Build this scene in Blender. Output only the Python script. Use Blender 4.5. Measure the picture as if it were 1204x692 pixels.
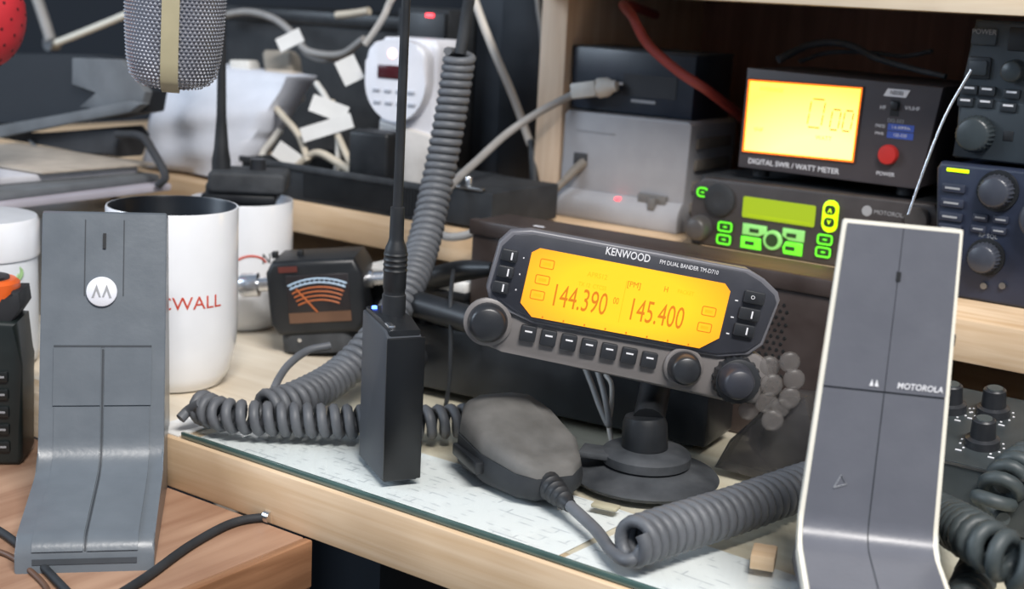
import bpy, bmesh, math, random
from mathutils import Vector, Matrix, Euler

for o in list(bpy.data.objects):
    bpy.data.objects.remove(o)
SC = bpy.context.scene
COL = SC.collection
RAD = math.radians

# ------------------------------------------------------------------ camera
cam = bpy.data.cameras.new('camera')
cam.sensor_width = 36.0
cam.lens = 1600.0 / 1204.0 * 36.0
cam.clip_start = 0.01
cam.dof.use_dof = True
cam.dof.focus_distance = 0.70
cam.dof.aperture_fstop = 9.0
camo = bpy.data.objects.new('camera', cam)
COL.objects.link(camo)
_p, _r, _y = RAD(12.5), RAD(3.0), RAD(35.0)
_hf = Vector((-math.sin(_y), math.cos(_y), 0))
_hr = Vector((math.cos(_y), math.sin(_y), 0))
_fw = _hf * math.cos(_p) - Vector((0, 0, math.sin(_p)))
_u0 = _hf * math.sin(_p) + Vector((0, 0, math.cos(_p)))
_cx = _hr * math.cos(_r) + _u0 * math.sin(_r)
_cu = _u0 * math.cos(_r) - _hr * math.sin(_r)
camo.matrix_world = Matrix(((_cx.x, _cu.x, -_fw.x, 0), (_cx.y, _cu.y, -_fw.y, 0),
                            (_cx.z, _cu.z, -_fw.z, 0.25), (0, 0, 0, 1)))
SC.camera = camo

# ------------------------------------------------------------------ world and lamps
world = bpy.data.worlds.new('room_air')
SC.world = world
world.use_nodes = True
bg = world.node_tree.nodes['Background']
bg.inputs[0].default_value = (0.62, 0.74, 0.92, 1)
bg.inputs[1].default_value = 0.30

def area(name, loc, target, sx, sy, power, col):
    l = bpy.data.lights.new(name, 'AREA')
    l.shape = 'RECTANGLE'; l.size = sx; l.size_y = sy
    l.energy = power; l.color = col
    o = bpy.data.objects.new(name, l); COL.objects.link(o)
    o.location = loc
    d = Vector(target) - Vector(loc)
    o.rotation_euler = d.to_track_quat('-Z', 'Y').to_euler()
    return o
area('ceiling_tube_lamp', (0.55, -0.15, 1.55), (-0.45, 0.65, 0.05), 0.9, 0.22, 40, (1.0, 0.96, 0.92))
area('daylight_opening', (-2.3, -0.9, 1.1), (-0.7, 0.6, 0.05), 1.0, 0.9, 25, (0.72, 0.85, 1.0))

vs = SC.view_settings
vs.view_transform = 'Standard'
vs.look = 'None'
vs.gamma = 1.0
vs.use_curve_mapping = False
vs.exposure = 0.35

# ------------------------------------------------------------------ materials
def lin(r, g, b):
    f = lambda c: (c / 255 / 12.92) if c / 255 <= 0.04045 else ((c / 255 + 0.055) / 1.055) ** 2.4
    return (f(r), f(g), f(b), 1)

MATS = {}
def mat(name, rgb, rough=0.5, metal=0.0, emit=None, estr=1.0, vary=0.12, scale=60.0, bump=0.0, bscale=400.0,
        spec=0.5, dust=0.0, alpha=None, coat=0.0):
    """plastic, paint, metal: one colour broken up by a little noise, dust and fine relief"""
    if name in MATS:
        return MATS[name]
    m = bpy.data.materials.new(name)
    m.use_nodes = True
    nt = m.node_tree; n = nt.nodes; L = nt.links
    b = n['Principled BSDF']
    c = lin(*rgb)
    tc = n.new('ShaderNodeTexCoord')
    no = n.new('ShaderNodeTexNoise'); no.inputs['Scale'].default_value = scale; no.inputs['Detail'].default_value = 4
    L.new(tc.outputs['Object'], no.inputs['Vector'])
    rp = n.new('ShaderNodeValToRGB')
    rp.color_ramp.elements[0].position = 0.3; rp.color_ramp.elements[1].position = 0.75
    rp.color_ramp.elements[0].color = tuple(x * (1 - vary) for x in c[:3]) + (1,)
    hi = tuple(min(1, x * (1 + vary) + dust * 0.12) for x in c[:3]) + (1,)
    rp.color_ramp.elements[1].color = hi
    L.new(no.outputs['Fac'], rp.inputs['Fac'])
    L.new(rp.outputs['Color'], b.inputs['Base Color'])
    b.inputs['Metallic'].default_value = metal
    b.inputs['Specular IOR Level'].default_value = spec
    b.inputs['Coat Weight'].default_value = coat
    mr = n.new('ShaderNodeMapRange')
    mr.inputs['To Min'].default_value = max(0.02, rough - 0.08); mr.inputs['To Max'].default_value = min(1, rough + 0.1)
    L.new(no.outputs['Fac'], mr.inputs['Value'])
    L.new(mr.outputs['Result'], b.inputs['Roughness'])
    if emit:
        b.inputs['Emission Color'].default_value = lin(*emit)
        b.inputs['Emission Strength'].default_value = estr
    if bump:
        n2 = n.new('ShaderNodeTexNoise'); n2.inputs['Scale'].default_value = bscale
        L.new(tc.outputs['Object'], n2.inputs['Vector'])
        bp = n.new('ShaderNodeBump'); bp.inputs['Strength'].default_value = bump; bp.inputs['Distance'].default_value = 0.001
        L.new(n2.outputs['Fac'], bp.inputs['Height'])
        L.new(bp.outputs['Normal'], b.inputs['Normal'])
    if alpha is not None:
        b.inputs['Alpha'].default_value = alpha
    MATS[name] = m
    return m

def wood(name, rgb, dark, axis='X', rough=0.6, grain=1.0, knots=False):
    if name in MATS:
        return MATS[name]
    m = bpy.data.materials.new(name); m.use_nodes = True
    nt = m.node_tree; n = nt.nodes; L = nt.links; b = n['Principled BSDF']
    tc = n.new('ShaderNodeTexCoord'); mp = n.new('ShaderNodeMapping')
    s = {'X': (3, 45, 60), 'Y': (45, 3, 60), 'Z': (45, 60, 3)}[axis]
    mp.inputs['Scale'].default_value = tuple(v * grain for v in s)
    L.new(tc.outputs['Object'], mp.inputs['Vector'])
    no = n.new('ShaderNodeTexNoise'); no.inputs['Scale'].default_value = 2.2; no.inputs['Detail'].default_value = 6
    no.inputs['Distortion'].default_value = 0.8
    L.new(mp.outputs['Vector'], no.inputs['Vector'])
    rp = n.new('ShaderNodeValToRGB')
    rp.color_ramp.elements[0].position = 0.32; rp.color_ramp.elements[1].position = 0.68
    rp.color_ramp.elements[0].color = lin(*dark); rp.color_ramp.elements[1].color = lin(*rgb)
    L.new(no.outputs['Fac'], rp.inputs['Fac'])
    n2 = n.new('ShaderNodeTexNoise'); n2.inputs['Scale'].default_value = 14
    L.new(tc.outputs['Object'], n2.inputs['Vector'])
    mx = n.new('ShaderNodeMix'); mx.data_type = 'RGBA'; mx.blend_type = 'MULTIPLY'
    mx.inputs['Factor'].default_value = 0.35
    L.new(rp.outputs['Color'], mx.inputs[6]); L.new(n2.outputs['Color'], mx.inputs[7])
    r2 = n.new('ShaderNodeValToRGB'); r2.color_ramp.elements[0].color = (0.55, 0.5, 0.45, 1); r2.color_ramp.elements[1].color = (1, 1, 1, 1)
    r2.color_ramp.elements[0].position = 0.35; r2.color_ramp.elements[1].position = 0.6
    L.new(n2.outputs['Fac'], r2.inputs['Fac']); L.new(r2.outputs['Color'], mx.inputs[7])
    L.new(mx.outputs[2], b.inputs['Base Color'])
    b.inputs['Roughness'].default_value = rough
    bp = n.new('ShaderNodeBump'); bp.inputs['Strength'].default_value = 0.15; bp.inputs['Distance'].default_value = 0.0006
    L.new(no.outputs['Fac'], bp.inputs['Height']); L.new(bp.outputs['Normal'], b.inputs['Normal'])
    MATS[name] = m
    return m

def backlit(name, mid, edge, strength, rx, rz):
    """liquid crystal panel lit from behind: brighter in the middle of the light guide"""
    m = bpy.data.materials.new(name); m.use_nodes = True
    nt = m.node_tree; n = nt.nodes; L = nt.links; b = n['Principled BSDF']
    tc = n.new('ShaderNodeTexCoord'); mp = n.new('ShaderNodeMapping')
    mp.inputs['Scale'].default_value = (1 / rx, 0.0, 1 / rz)
    L.new(tc.outputs['Object'], mp.inputs['Vector'])
    g = n.new('ShaderNodeTexGradient'); g.gradient_type = 'SPHERICAL'
    L.new(mp.outputs['Vector'], g.inputs['Vector'])
    rp = n.new('ShaderNodeValToRGB')
    rp.color_ramp.elements[0].position = 0.0; rp.color_ramp.elements[1].position = 0.55
    rp.color_ramp.elements[0].color = lin(*edge); rp.color_ramp.elements[1].color = lin(*mid)
    L.new(g.outputs['Fac'], rp.inputs['Fac'])
    b.inputs['Base Color'].default_value = (0.02, 0.02, 0.02, 1)
    b.inputs['Roughness'].default_value = 0.30
    L.new(rp.outputs['Color'], b.inputs['Emission Color'])
    b.inputs['Emission Strength'].default_value = strength
    return m

def glass_mat(name, tint, gloss=0.06):
    m = bpy.data.materials.new(name); m.use_nodes = True
    nt = m.node_tree; n = nt.nodes; L = nt.links
    n.remove(n['Principled BSDF'])
    out = n['Material Output']
    t = n.new('ShaderNodeBsdfTransparent'); t.inputs[0].default_value = tint
    g = n.new('ShaderNodeBsdfGlossy'); g.inputs['Roughness'].default_value = 0.06
    lw = n.new('ShaderNodeFresnel'); lw.inputs['IOR'].default_value = 1.5
    no = n.new('ShaderNodeTexNoise'); no.inputs['Scale'].default_value = 30
    mr = n.new('ShaderNodeMapRange'); mr.inputs['To Min'].default_value = 0.05; mr.inputs['To Max'].default_value = 0.16
    L.new(no.outputs['Fac'], mr.inputs['Value']); L.new(mr.outputs['Result'], g.inputs['Roughness'])
    mx = n.new('ShaderNodeMixShader')
    ge = n.new('ShaderNodeNewGeometry'); iv = n.new('ShaderNodeMath'); iv.operation = 'SUBTRACT'; iv.inputs[0].default_value = 1.0
    L.new(ge.outputs['Backfacing'], iv.inputs[1])
    mu = n.new('ShaderNodeMath'); mu.operation = 'MULTIPLY'
    L.new(lw.outputs[0], mu.inputs[0]); L.new(iv.outputs[0], mu.inputs[1])
    L.new(mu.outputs[0], mx.inputs[0]); L.new(t.outputs[0], mx.inputs[1]); L.new(g.outputs[0], mx.inputs[2])
    L.new(mx.outputs[0], out.inputs[0])
    return m

def paper_mat(name, rgb, ink, sx, sy, amount=0.5):
    """printed sheet: faint broken lines of print"""
    m = bpy.data.materials.new(name); m.use_nodes = True
    nt = m.node_tree; n = nt.nodes; L = nt.links; b = n['Principled BSDF']
    tc = n.new('ShaderNodeTexCoord')
    br = n.new('ShaderNodeTexBrick')
    br.inputs['Scale'].default_value = 1.0
    br.inputs['Color1'].default_value = lin(*rgb); br.inputs['Color2'].default_value = lin(*[v * 0.95 for v in rgb])
    br.inputs['Mortar'].default_value = lin(*ink)
    br.inputs['Brick Width'].default_value = sx; br.inputs['Row Height'].default_value = sy
    br.inputs['Mortar Size'].default_value = 0.0007; br.inputs['Mortar Smooth'].default_value = 0.5
    L.new(tc.outputs['Object'], br.inputs['Vector'])
    no = n.new('ShaderNodeTexNoise'); no.inputs['Scale'].default_value = 90
    L.new(tc.outputs['Object'], no.inputs['Vector'])
    rp = n.new('ShaderNodeValToRGB'); rp.color_ramp.elements[0].position = 0.5; rp.color_ramp.elements[1].position = 0.6
    L.new(no.outputs['Fac'], rp.inputs['Fac'])
    mu = n.new('ShaderNodeMath'); mu.operation = 'MULTIPLY'; mu.inputs[1].default_value = amount
    L.new(rp.outputs['Color'], mu.inputs[0])
    mx = n.new('ShaderNodeMix'); mx.data_type = 'RGBA'
    mx.inputs[6].default_value = lin(*rgb)
    L.new(mu.outputs[0], mx.inputs['Factor']); L.new(br.outputs['Color'], mx.inputs[7])
    L.new(mx.outputs[2], b.inputs['Base Color'])
    b.inputs['Roughness'].default_value = 0.75
    return m

PINE = wood('pine', (226, 200, 168), (204, 172, 134), 'X')
PINE_Z = wood('pine_upright', (232, 208, 182), (214, 184, 154), 'Z')
PLANK = wood('pale_board', (232, 222, 204), (214, 200, 178), 'X', grain=0.6)
BROWN = wood('brown_varnish', (182, 148, 124), (150, 114, 92), 'Y', rough=0.45, grain=0.6)
BROWN_EDGE = wood('brown_edge', (166, 122, 90), (134, 94, 66), 'Y', rough=0.5)
BROWN_DARK = wood('brown_plywood', (96, 72, 54), (74, 54, 40), 'Z')
WALL = mat('dark_wall', (24, 30, 38), 0.9)
FLOOR = mat('dark_floor', (36, 34, 33), 0.8)
BLACK = mat('black_plastic', (24, 27, 31), 0.42, vary=0.2, dust=0.06)
BLACK_SOFT = mat('black_matt', (30, 34, 39), 0.7, vary=0.2, dust=0.1)
BLACK_DUST = mat('dusty_black', (46, 50, 55), 0.7, vary=0.25, dust=0.25)
RUBBER = mat('black_rubber', (28, 31, 35), 0.5, dust=0.08)
COIL = mat('grey_rubber_cord', (92, 95, 100), 0.52, vary=0.12, dust=0.1)
COIL_DK = mat('dark_rubber_cord', (58, 66, 68), 0.5, vary=0.12, dust=0.08)
GREY_STAND = mat('blue_grey_plastic', (100, 107, 114), 0.32, vary=0.05, dust=0.06, bump=0.08)
GREY_STAND2 = mat('slate_grey_plastic', (97, 99, 107), 0.33, vary=0.04, dust=0.05, bump=0.08)
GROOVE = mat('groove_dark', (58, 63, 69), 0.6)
CREAM = mat('cream_plastic', (232, 228, 214), 0.45, vary=0.04)
WHITE = mat('white_plastic', (226, 228, 236), 0.35, vary=0.04)
WHITE_DIRTY = mat('aged_white_plastic', (206, 204, 198), 0.5, vary=0.1)
CERAMIC = mat('white_ceramic', (238, 240, 244), 0.16, vary=0.02, coat=0.3)
MUG_IN = mat('dark_mug_glaze', (30, 36, 44), 0.35)
SILVER = mat('bright_metal', (226, 228, 232), 0.24, metal=1.0, vary=0.08)
STEEL = mat('dull_metal', (150, 150, 150), 0.35, metal=1.0, vary=0.15)
GREY_BOX = mat('grey_box_paint', (156, 156, 160), 0.5, vary=0.05, dust=0.08)
GREY_BOX_SIDE = mat('grey_box_grille', (126, 120, 112), 0.6, vary=0.15)
RADIO = mat('charcoal_plastic', (50, 52, 60), 0.42, vary=0.08, dust=0.05)
RADIO_LOW = mat('warm_grey_plastic', (116, 112, 111), 0.42, vary=0.06, dust=0.05)
RADIO_RIM = mat('dark_rim', (104, 104, 110), 0.35, vary=0.05)
KNOB = mat('knob_rubber', (40, 42, 46), 0.35, dust=0.05)
BROWNBOX = mat('dark_brown_case', (58, 48, 45), 0.45, vary=0.12, dust=0.08)
PRINT_W = mat('white_print', (226, 226, 230), 0.6, vary=0.02)
PRINT_G = mat('grey_print', (150, 152, 156), 0.6, vary=0.05)
PRINT_RED = mat('red_print', (206, 74, 52), 0.5, vary=0.05)
LCD_INK = mat('lcd_ink', (150, 84, 0), 0.6, emit=(184, 104, 0), estr=0.8)
LCD_FAINT = mat('lcd_ink_faint', (220, 140, 0), 0.6, emit=(226, 132, 2), estr=0.95)
RED_BTN = mat('red_button', (196, 52, 48), 0.35, vary=0.05)
RED_CABLE = mat('red_cable', (150, 62, 58), 0.45, vary=0.1)
CABLE_W = mat('pale_cable', (196, 190, 182), 0.45, vary=0.08)
CABLE_G = mat('grey_cable', (150, 148, 146), 0.5, vary=0.1)
BEIGE = mat('beige_plastic', (196, 186, 168), 0.5, vary=0.1)
PAPER_TAG = mat('paper_tag', (222, 222, 220), 0.7, vary=0.06)
SACK = mat('white_sack', (206, 210, 220), 0.55, vary=0.12, scale=25, bump=0.25, bscale=60)
GREY_CLOTH = mat('grey_cloth', (104, 108, 112), 0.8, vary=0.25, scale=30, bump=0.2, bscale=90)
DARK_CLOTH = mat('dark_cloth', (54, 56, 60), 0.85, vary=0.35, scale=30, bump=0.2, bscale=90)
TAUPE = mat('taupe_paper', (172, 162, 150), 0.8, vary=0.15)
RED_BALL = mat('red_foam', (196, 44, 54), 0.6, vary=0.1)
BLUE_LABEL = mat('blue_label', (66, 92, 176), 0.5)
BLUE_RADIO = mat('navy_radio', (34, 42, 62), 0.4, vary=0.1, dust=0.05)
UPPER_RADIO = mat('slate_radio', (56, 64, 70), 0.45, vary=0.1, dust=0.08)
MIXER = mat('mixer_metal', (52, 58, 60), 0.45, vary=0.12, dust=0.08)
GLASS = glass_mat('desk_glass', (0.97, 0.985, 0.98, 1))
GLASS_EDGE = mat('glass_edge_green', (74, 100, 96), 0.15, vary=0.15, coat=0.6)
PAPER = paper_mat('printed_sheet', (234, 235, 236), (120, 128, 140), 0.016, 0.0045, 0.45)
PAPER2 = paper_mat('printed_sheet_form', (236, 236, 237), (140, 146, 158), 0.022, 0.006, 0.45)
MAGAZINE = mat('magazine_cover', (178, 174, 184), 0.5, vary=0.2, scale=12)
BUBBLE = mat('clear_plastic_film', (128, 124, 122), 0.35, vary=0.15, alpha=0.32)
LED_RED = mat('led_red', (255, 60, 60), 0.4, emit=(255, 60, 70), estr=4.0)
LED_PINK = mat('led_glow_pink', (255, 200, 190), 0.4, emit=(255, 190, 180), estr=1.6)
LED_BLUE = mat('led_blue', (80, 110, 255), 0.4, emit=(70, 110, 255), estr=6.0)
LED_GREEN = mat('led_yellow_green', (190, 240, 0), 0.4, emit=(196, 250, 0), estr=1.3)
KEY_GREEN = mat('green_key_light', (90, 220, 40), 0.4, emit=(96, 226, 40), estr=0.85)
KEY_PALE = mat('pale_green_key', (120, 180, 100), 0.4, emit=(120, 190, 100), estr=0.55)
KEY_YELLOW = mat('yellow_green_key', (190, 240, 0), 0.4, emit=(190, 242, 0), estr=1.1)
KEY_DARK = mat('dark_key_cap', (34, 62, 26), 0.5)
DISP_ORANGE = backlit('orange_display', (255, 190, 0), (255, 138, 8), 1.15, 0.075, 0.034)
DISP_SWR = backlit('amber_display', (255, 222, 120), (255, 196, 70), 2.3, 0.09, 0.06)
DISP_GREEN = backlit('green_display', (188, 206, 0), (164, 190, 0), 0.85, 0.06, 0.02)
DISP_RED = mat('red_display_window', (70, 22, 28), 0.2, vary=0.05)
METER_FACE = mat('meter_face', (40, 36, 38), 0.35)
METER_ORANGE = mat('meter_orange', (190, 104, 52), 0.5)
METER_BLUE = mat('meter_pale_blue', (176, 200, 222), 0.5)

# ------------------------------------------------------------------ mesh helpers
def finish(name, bm, m, parent=None, smooth=40):
    if isinstance(m, bmesh.types.BMesh):
        bm, m = m, bm
    me = bpy.data.meshes.new(name)
    bmesh.ops.recalc_face_normals(bm, faces=bm.faces)
    bm.to_mesh(me); bm.free()
    if smooth:
        for p in me.polygons:
            p.use_smooth = True
        me.set_sharp_from_angle(angle=RAD(smooth))
    for x in (m if isinstance(m, (list, tuple)) else [m]):
        me.materials.append(x)
    o = bpy.data.objects.new(name, me)
    COL.objects.link(o)
    if parent:
        o.parent = parent
    return o

def tag(o, label, cat, group=None, kind=None):
    o['label'] = label; o['category'] = cat
    if group: o['group'] = group
    if kind: o['kind'] = kind
    return o

def thing(name, label, cat, loc=(0, 0, 0), rot=(0, 0, 0), group=None):
    o = bpy.data.objects.new(name, None)
    COL.objects.link(o)
    o.empty_display_size = 0.02
    o.location = loc; o.rotation_euler = [RAD(a) for a in rot]
    return tag(o, label, cat, group)

def struct(o):
    o['kind'] = 'structure'; return o

def add_box(bm, x0, x1, y0, y1, z0, z1, bev=0.0, seg=2, M=None):
    r = bmesh.ops.create_cube(bm, size=1.0)
    vs = r['verts']
    for v in vs:
        v.co = Vector((x0 + (v.co.x + .5) * (x1 - x0), y0 + (v.co.y + .5) * (y1 - y0), z0 + (v.co.z + .5) * (z1 - z0)))
    if bev:
        es = list({e for v in vs for e in v.link_edges})
        g = bmesh.ops.bevel(bm, geom=es, offset=bev, segments=seg, profile=0.5, affect='EDGES')
        vs = list({v for f in g['faces'] for v in f.verts} | {v for v in vs if v.is_valid})
    if M is not None:
        for v in vs:
            v.co = M @ v.co
    return vs

def box(name, m, parent, x0, x1, y0, y1, z0, z1, bev=0.0, seg=2, M=None):
    bm = bmesh.new(); add_box(bm, x0, x1, y0, y1, z0, z1, bev, seg, M)
    return finish(name, bm, m, parent)

def add_prism(bm, pts, y0, y1, bev=0.0, seg=2, plane='XZ'):
    """outline in x,z (facing -y) pulled from y0 to y1; plane 'YZ' pulls an y,z outline along x; 'XY' along z"""
    def mk(a, b, t):
        return (a, t, b) if plane == 'XZ' else ((t, a, b) if plane == 'YZ' else (a, b, t))
    A = [bm.verts.new(mk(a, b, y0)) for a, b in pts]
    B = [bm.verts.new(mk(a, b, y1)) for a, b in pts]
    n = len(pts)
    f0 = bm.faces.new(A); f1 = bm.faces.new(B[::-1])
    for i in range(n):
        bm.faces.new((A[(i + 1) % n], A[i], B[i], B[(i + 1) % n]))
    vs = A + B
    if bev:
        es = list(f0.edges) + list(f1.edges)
        g = bmesh.ops.bevel(bm, geom=es, offset=bev, segments=seg, profile=0.5, affect='EDGES')
    return vs

def prism(name, m, parent, pts, y0, y1, bev=0.0, seg=2, plane='XZ', smooth=40):
    bm = bmesh.new(); add_prism(bm, pts, y0, y1, bev, seg, plane)
    return finish(name, bm, m, parent, smooth)

def add_lathe(bm, prof, segs=32, M=None, close=True):
    """prof: (r, z) from bottom to top, about z"""
    rings = []
    for r, z in prof:
        if r < 1e-6:
            v = bm.verts.new((0, 0, z)); rings.append([v])
        else:
            rings.append([bm.verts.new((r * math.cos(2 * math.pi * i / segs), r * math.sin(2 * math.pi * i / segs), z)) for i in range(segs)])
    for a, b in zip(rings, rings[1:]):
        if len(a) == 1 and len(b) == 1: continue
        for i in range(segs):
            j = (i + 1) % segs
            if len(a) == 1: bm.faces.new((a[0], b[j], b[i]))
            elif len(b) == 1: bm.faces.new((a[i], a[j], b[0]))
            else: bm.faces.new((a[i], a[j], b[j], b[i]))
    if close:
        if len(rings[0]) > 1: bm.faces.new(rings[0][::-1])
        if len(rings[-1]) > 1: bm.faces.new(rings[-1])
    vs = [v for r in rings for v in r]
    if M is not None:
        for v in vs: v.co = M @ v.co
    return vs

def lathe(name, m, parent, prof, segs=32, M=None, smooth=40, close=True):
    bm = bmesh.new(); add_lathe(bm, prof, segs, M, close)
    return finish(name, bm, m, parent, smooth)

FRONT = Matrix.Rotation(RAD(90), 4, 'X')        # a lathe's +z comes to face -y
def at(x, y, z, R=None):
    M = Matrix.Translation((x, y, z))
    return M @ R if R is not None else M
def aim(p, q):
    p, q = Vector(p), Vector(q)
    return Matrix.Translation(p) @ (q - p).to_track_quat('Z', 'Y').to_matrix().to_4x4()

def spline(pts, n=12):
    P = [Vector(p) for p in pts]
    if len(P) == 2:
        return [P[0].lerp(P[1], i / n) for i in range(n + 1)]
    P = [P[0] * 2 - P[1]] + P + [P[-1] * 2 - P[-2]]
    out = []
    for i in range(1, len(P) - 2):
        a, b, c, d = P[i - 1:i + 3]
        for k in range(n):
            t = k / n
            out.append(0.5 * ((2 * b) + (c - a) * t + (2 * a - 5 * b + 4 * c - d) * t * t + (3 * b - a - 3 * c + d) * t ** 3))
    out.append(P[-2])
    return out

def frames(P):
    T = [(P[min(i + 1, len(P) - 1)] - P[max(i - 1, 0)]).normalized() for i in range(len(P))]
    u = T[0].orthogonal().normalized(); F = []
    for t in T:
        u = (u - t * u.dot(t)).normalized()
        F.append((t, u, t.cross(u)))
    return F

def add_tube(bm, P, r, segs=8, cap=True):
    P = [Vector(p) for p in P]; F = frames(P); rings = []
    for i, (p, (t, u, w)) in enumerate(zip(P, F)):
        rr = r(i / (len(P) - 1)) if callable(r) else r
        rings.append([bm.verts.new(p + (u * math.cos(2 * math.pi * k / segs) + w * math.sin(2 * math.pi * k / segs)) * rr) for k in range(segs)])
    for a, b in zip(rings, rings[1:]):
        for k in range(segs):
            bm.faces.new((a[k], a[(k + 1) % segs], b[(k + 1) % segs], b[k]))
    if cap:
        bm.faces.new(rings[0][::-1]); bm.faces.new(rings[-1])

def tube(name, m, parent, pts, r, segs=8, n=10, smooth=60):
    bm = bmesh.new(); add_tube(bm, spline(pts, n), r, segs)
    return finish(name, bm, m, parent, smooth)

def coil(name, m, parent, pts, R, r, pitch, segs=7, per=14, ends=True):
    """spring cord: a helix of wire radius r wound at radius R about a path"""
    P = spline(pts, 24)
    L = [0.0]
    for a, b in zip(P, P[1:]): L.append(L[-1] + (b - a).length)
    F = frames(P); tot = L[-1]; N = int(tot / pitch * per)
    out = []; j = 0
    for i in range(N + 1):
        s = tot * i / N
        while j < len(L) - 2 and L[j + 1] < s: j += 1
        f = (s - L[j]) / max(1e-9, L[j + 1] - L[j])
        p = P[j].lerp(P[j + 1], f)
        u = F[j][1].lerp(F[j + 1][1], f); w = F[j][2].lerp(F[j + 1][2], f)
        a = 2 * math.pi * i / per
        out.append(p + u * (R * math.cos(a)) + w * (R * math.sin(a)))
    bm = bmesh.new(); add_tube(bm, out, r, segs)
    return finish(name, bm, m, parent, 80)

def text(name, s, size, x, z, y, m, parent, align='CENTER', xs=1.0, shear=0.0, ext=0.00012, bend=None, M=None, bold=0.0):
    """flat lettering on a face that looks towards -y"""
    cu = bpy.data.curves.new('t', 'FONT')
    cu.body = s; cu.size = size; cu.align_x = align; cu.align_y = 'CENTER'; cu.extrude = ext; cu.shear = shear; cu.resolution_u = 3
    cu.offset = bold
    to = bpy.data.objects.new('t', cu); COL.objects.link(to)
    dg = bpy.context.evaluated_depsgraph_get()
    me = bpy.data.meshes.new_from_object(to.evaluated_get(dg))
    bpy.data.objects.remove(to); bpy.data.curves.remove(cu)
    for v in me.vertices:
        a, b, c = v.co.x * xs, v.co.y, v.co.z
        if bend:
            rr, a0 = bend
            th = a0 + a / rr
            v.co = Vector(((rr + c) * math.cos(th), (rr + c) * math.sin(th), z + b))
        else:
            v.co = Vector((x + a, y - c, z + b))
        if M is not None:
            v.co = M @ v.co
    me.name = name
    me.materials.clear(); me.materials.append(m)
    o = bpy.data.objects.new(name, me); COL.objects.link(o); o.parent = parent
    return o

def rounded(w, h, r, n=4, cx=0.0, cz=0.0):
    pts = []
    for sx, sz, a0 in ((1, 1, 0), (-1, 1, 90), (-1, -1, 180), (1, -1, 270)):
        for k in range(n + 1):
            a = RAD(a0 + 90 * k / n)
            pts.append((cx + sx * (w / 2 - r) + r * math.cos(a), cz + sz * (h / 2 - r) + r * math.sin(a)))
    return pts[::-1]

def ring_prism(name, m, parent, outer, inner, y0, y1):
    bm = bmesh.new()
    n = len(outer)
    O0 = [bm.verts.new((a, y0, b)) for a, b in outer]; I0 = [bm.verts.new((a, y0, b)) for a, b in inner]
    O1 = [bm.verts.new((a, y1, b)) for a, b in outer]; I1 = [bm.verts.new((a, y1, b)) for a, b in inner]
    for i in range(n):
        j = (i + 1) % n
        bm.faces.new((O0[i], O0[j], I0[j], I0[i])); bm.faces.new((O1[j], O1[i], I1[i], I1[j]))
        bm.faces.new((O0[j], O0[i], O1[i], O1[j])); bm.faces.new((I0[i], I0[j], I1[j], I1[i]))
    return finish(name, bm, m, parent)

def knob(name, m, parent, x, z, y, r, h, cap=None, flutes=0, taper=0.88, segs=28):
    """round control knob that stands out of a front panel towards -y"""
    prof = [(r * 1.0, 0), (r, h * 0.15), (r * (0.5 + taper / 2), h * 0.75), (r * taper, h * 0.92), (r * taper * 0.85, h), (0, h * 1.0)]
    bm = bmesh.new(); vs_ = add_lathe(bm, prof, segs)
    if flutes:
        for v in bm.verts:
            rad = math.hypot(v.co.x, v.co.y)
            if rad > 1e-6 and v.co.z < h * 0.9:
                k = 1 + 0.05 * math.cos(flutes * math.atan2(v.co.y, v.co.x)); v.co.x *= k; v.co.y *= k
    M = at(x, y, z, FRONT)
    for v in bm.verts: v.co = M @ v.co
    o = finish(name, bm, m, parent, 50)
    if cap:
        box('pointer', cap, o, x - r * 0.08, x + r * 0.08, y - h - 0.0003, y - h + 0.0002, z + r * 0.25, z + r * 0.75)
    return o
random.seed(7)

# ================================================================== the setting
struct(box('floor', FLOOR, None, -2.6, 1.6, -1.2, 1.4, -0.80, -0.78))
struct(box('wall_back', WALL, None, -2.6, 1.6, 1.30, 1.34, -0.78, 1.9))

# desk with pine front lipping
desk = thing('desk', 'pale wooden desk with a pine front edge under the glass sheet', 'desk', (0, 0, 0))
box('desk_board', PLANK, desk, -1.30, 0.45, 0.506, 1.25, -0.033, -0.0042)
box('front_edge', PINE, desk, -1.30, 0.45, 0.4885, 0.506, -0.0335, -0.0040, 0.0008)
box('under_desk_dark', mat('void_black', (14, 16, 18), 0.6), desk, -0.462, 0.44, 0.545, 0.56, -0.22, -0.034)  # added black panel standing in for the dark void under the desk
for lx in (-1.27, 0.40):
    for ly in (0.53, 1.20):
        box('leg', PINE_Z, desk, lx - 0.02, lx + 0.02, ly - 0.02, ly + 0.02, -0.78, -0.0335)

# shelf unit standing on the desk
shelf = thing('shelf_unit', 'pine shelf unit standing on the back of the desk', 'shelf', (0, 0, 0))
box('shelf_board', PINE, shelf, -1.28, 0.42, 0.770, 1.13, 0.056, 0.081, 0.001)
box('top_board', wood('pale_pine', (230, 214, 190), (214, 192, 162), 'X'), shelf, -0.611, 0.42, 0.800, 1.13, 0.2515, 0.270, 0.001)
box('upright', PINE_Z, shelf, -0.611, -0.587, 0.893, 1.13, 0.081, 0.2515, 0.0008)
box('upper_upright', PINE_Z, shelf, -0.611, -0.587, 0.893, 1.13, 0.270, 0.45, 0.0008)
box('back_panel', wood('bare_plywood', (176, 128, 104), (150, 106, 84), 'Z'), shelf, -0.587, 0.40, 1.115, 1.13, 0.081, 0.2515)
for lx in (-1.26, -0.42, 0.40):
    box('shelf_foot', PINE_Z, shelf, lx - 0.012, lx + 0.012, 0.80, 1.12, -0.0042, 0.056)
box('end_upright', PINE_Z, shelf, 0.40, 0.42, 0.82, 1.13, 0.081, 0.2515)

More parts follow.
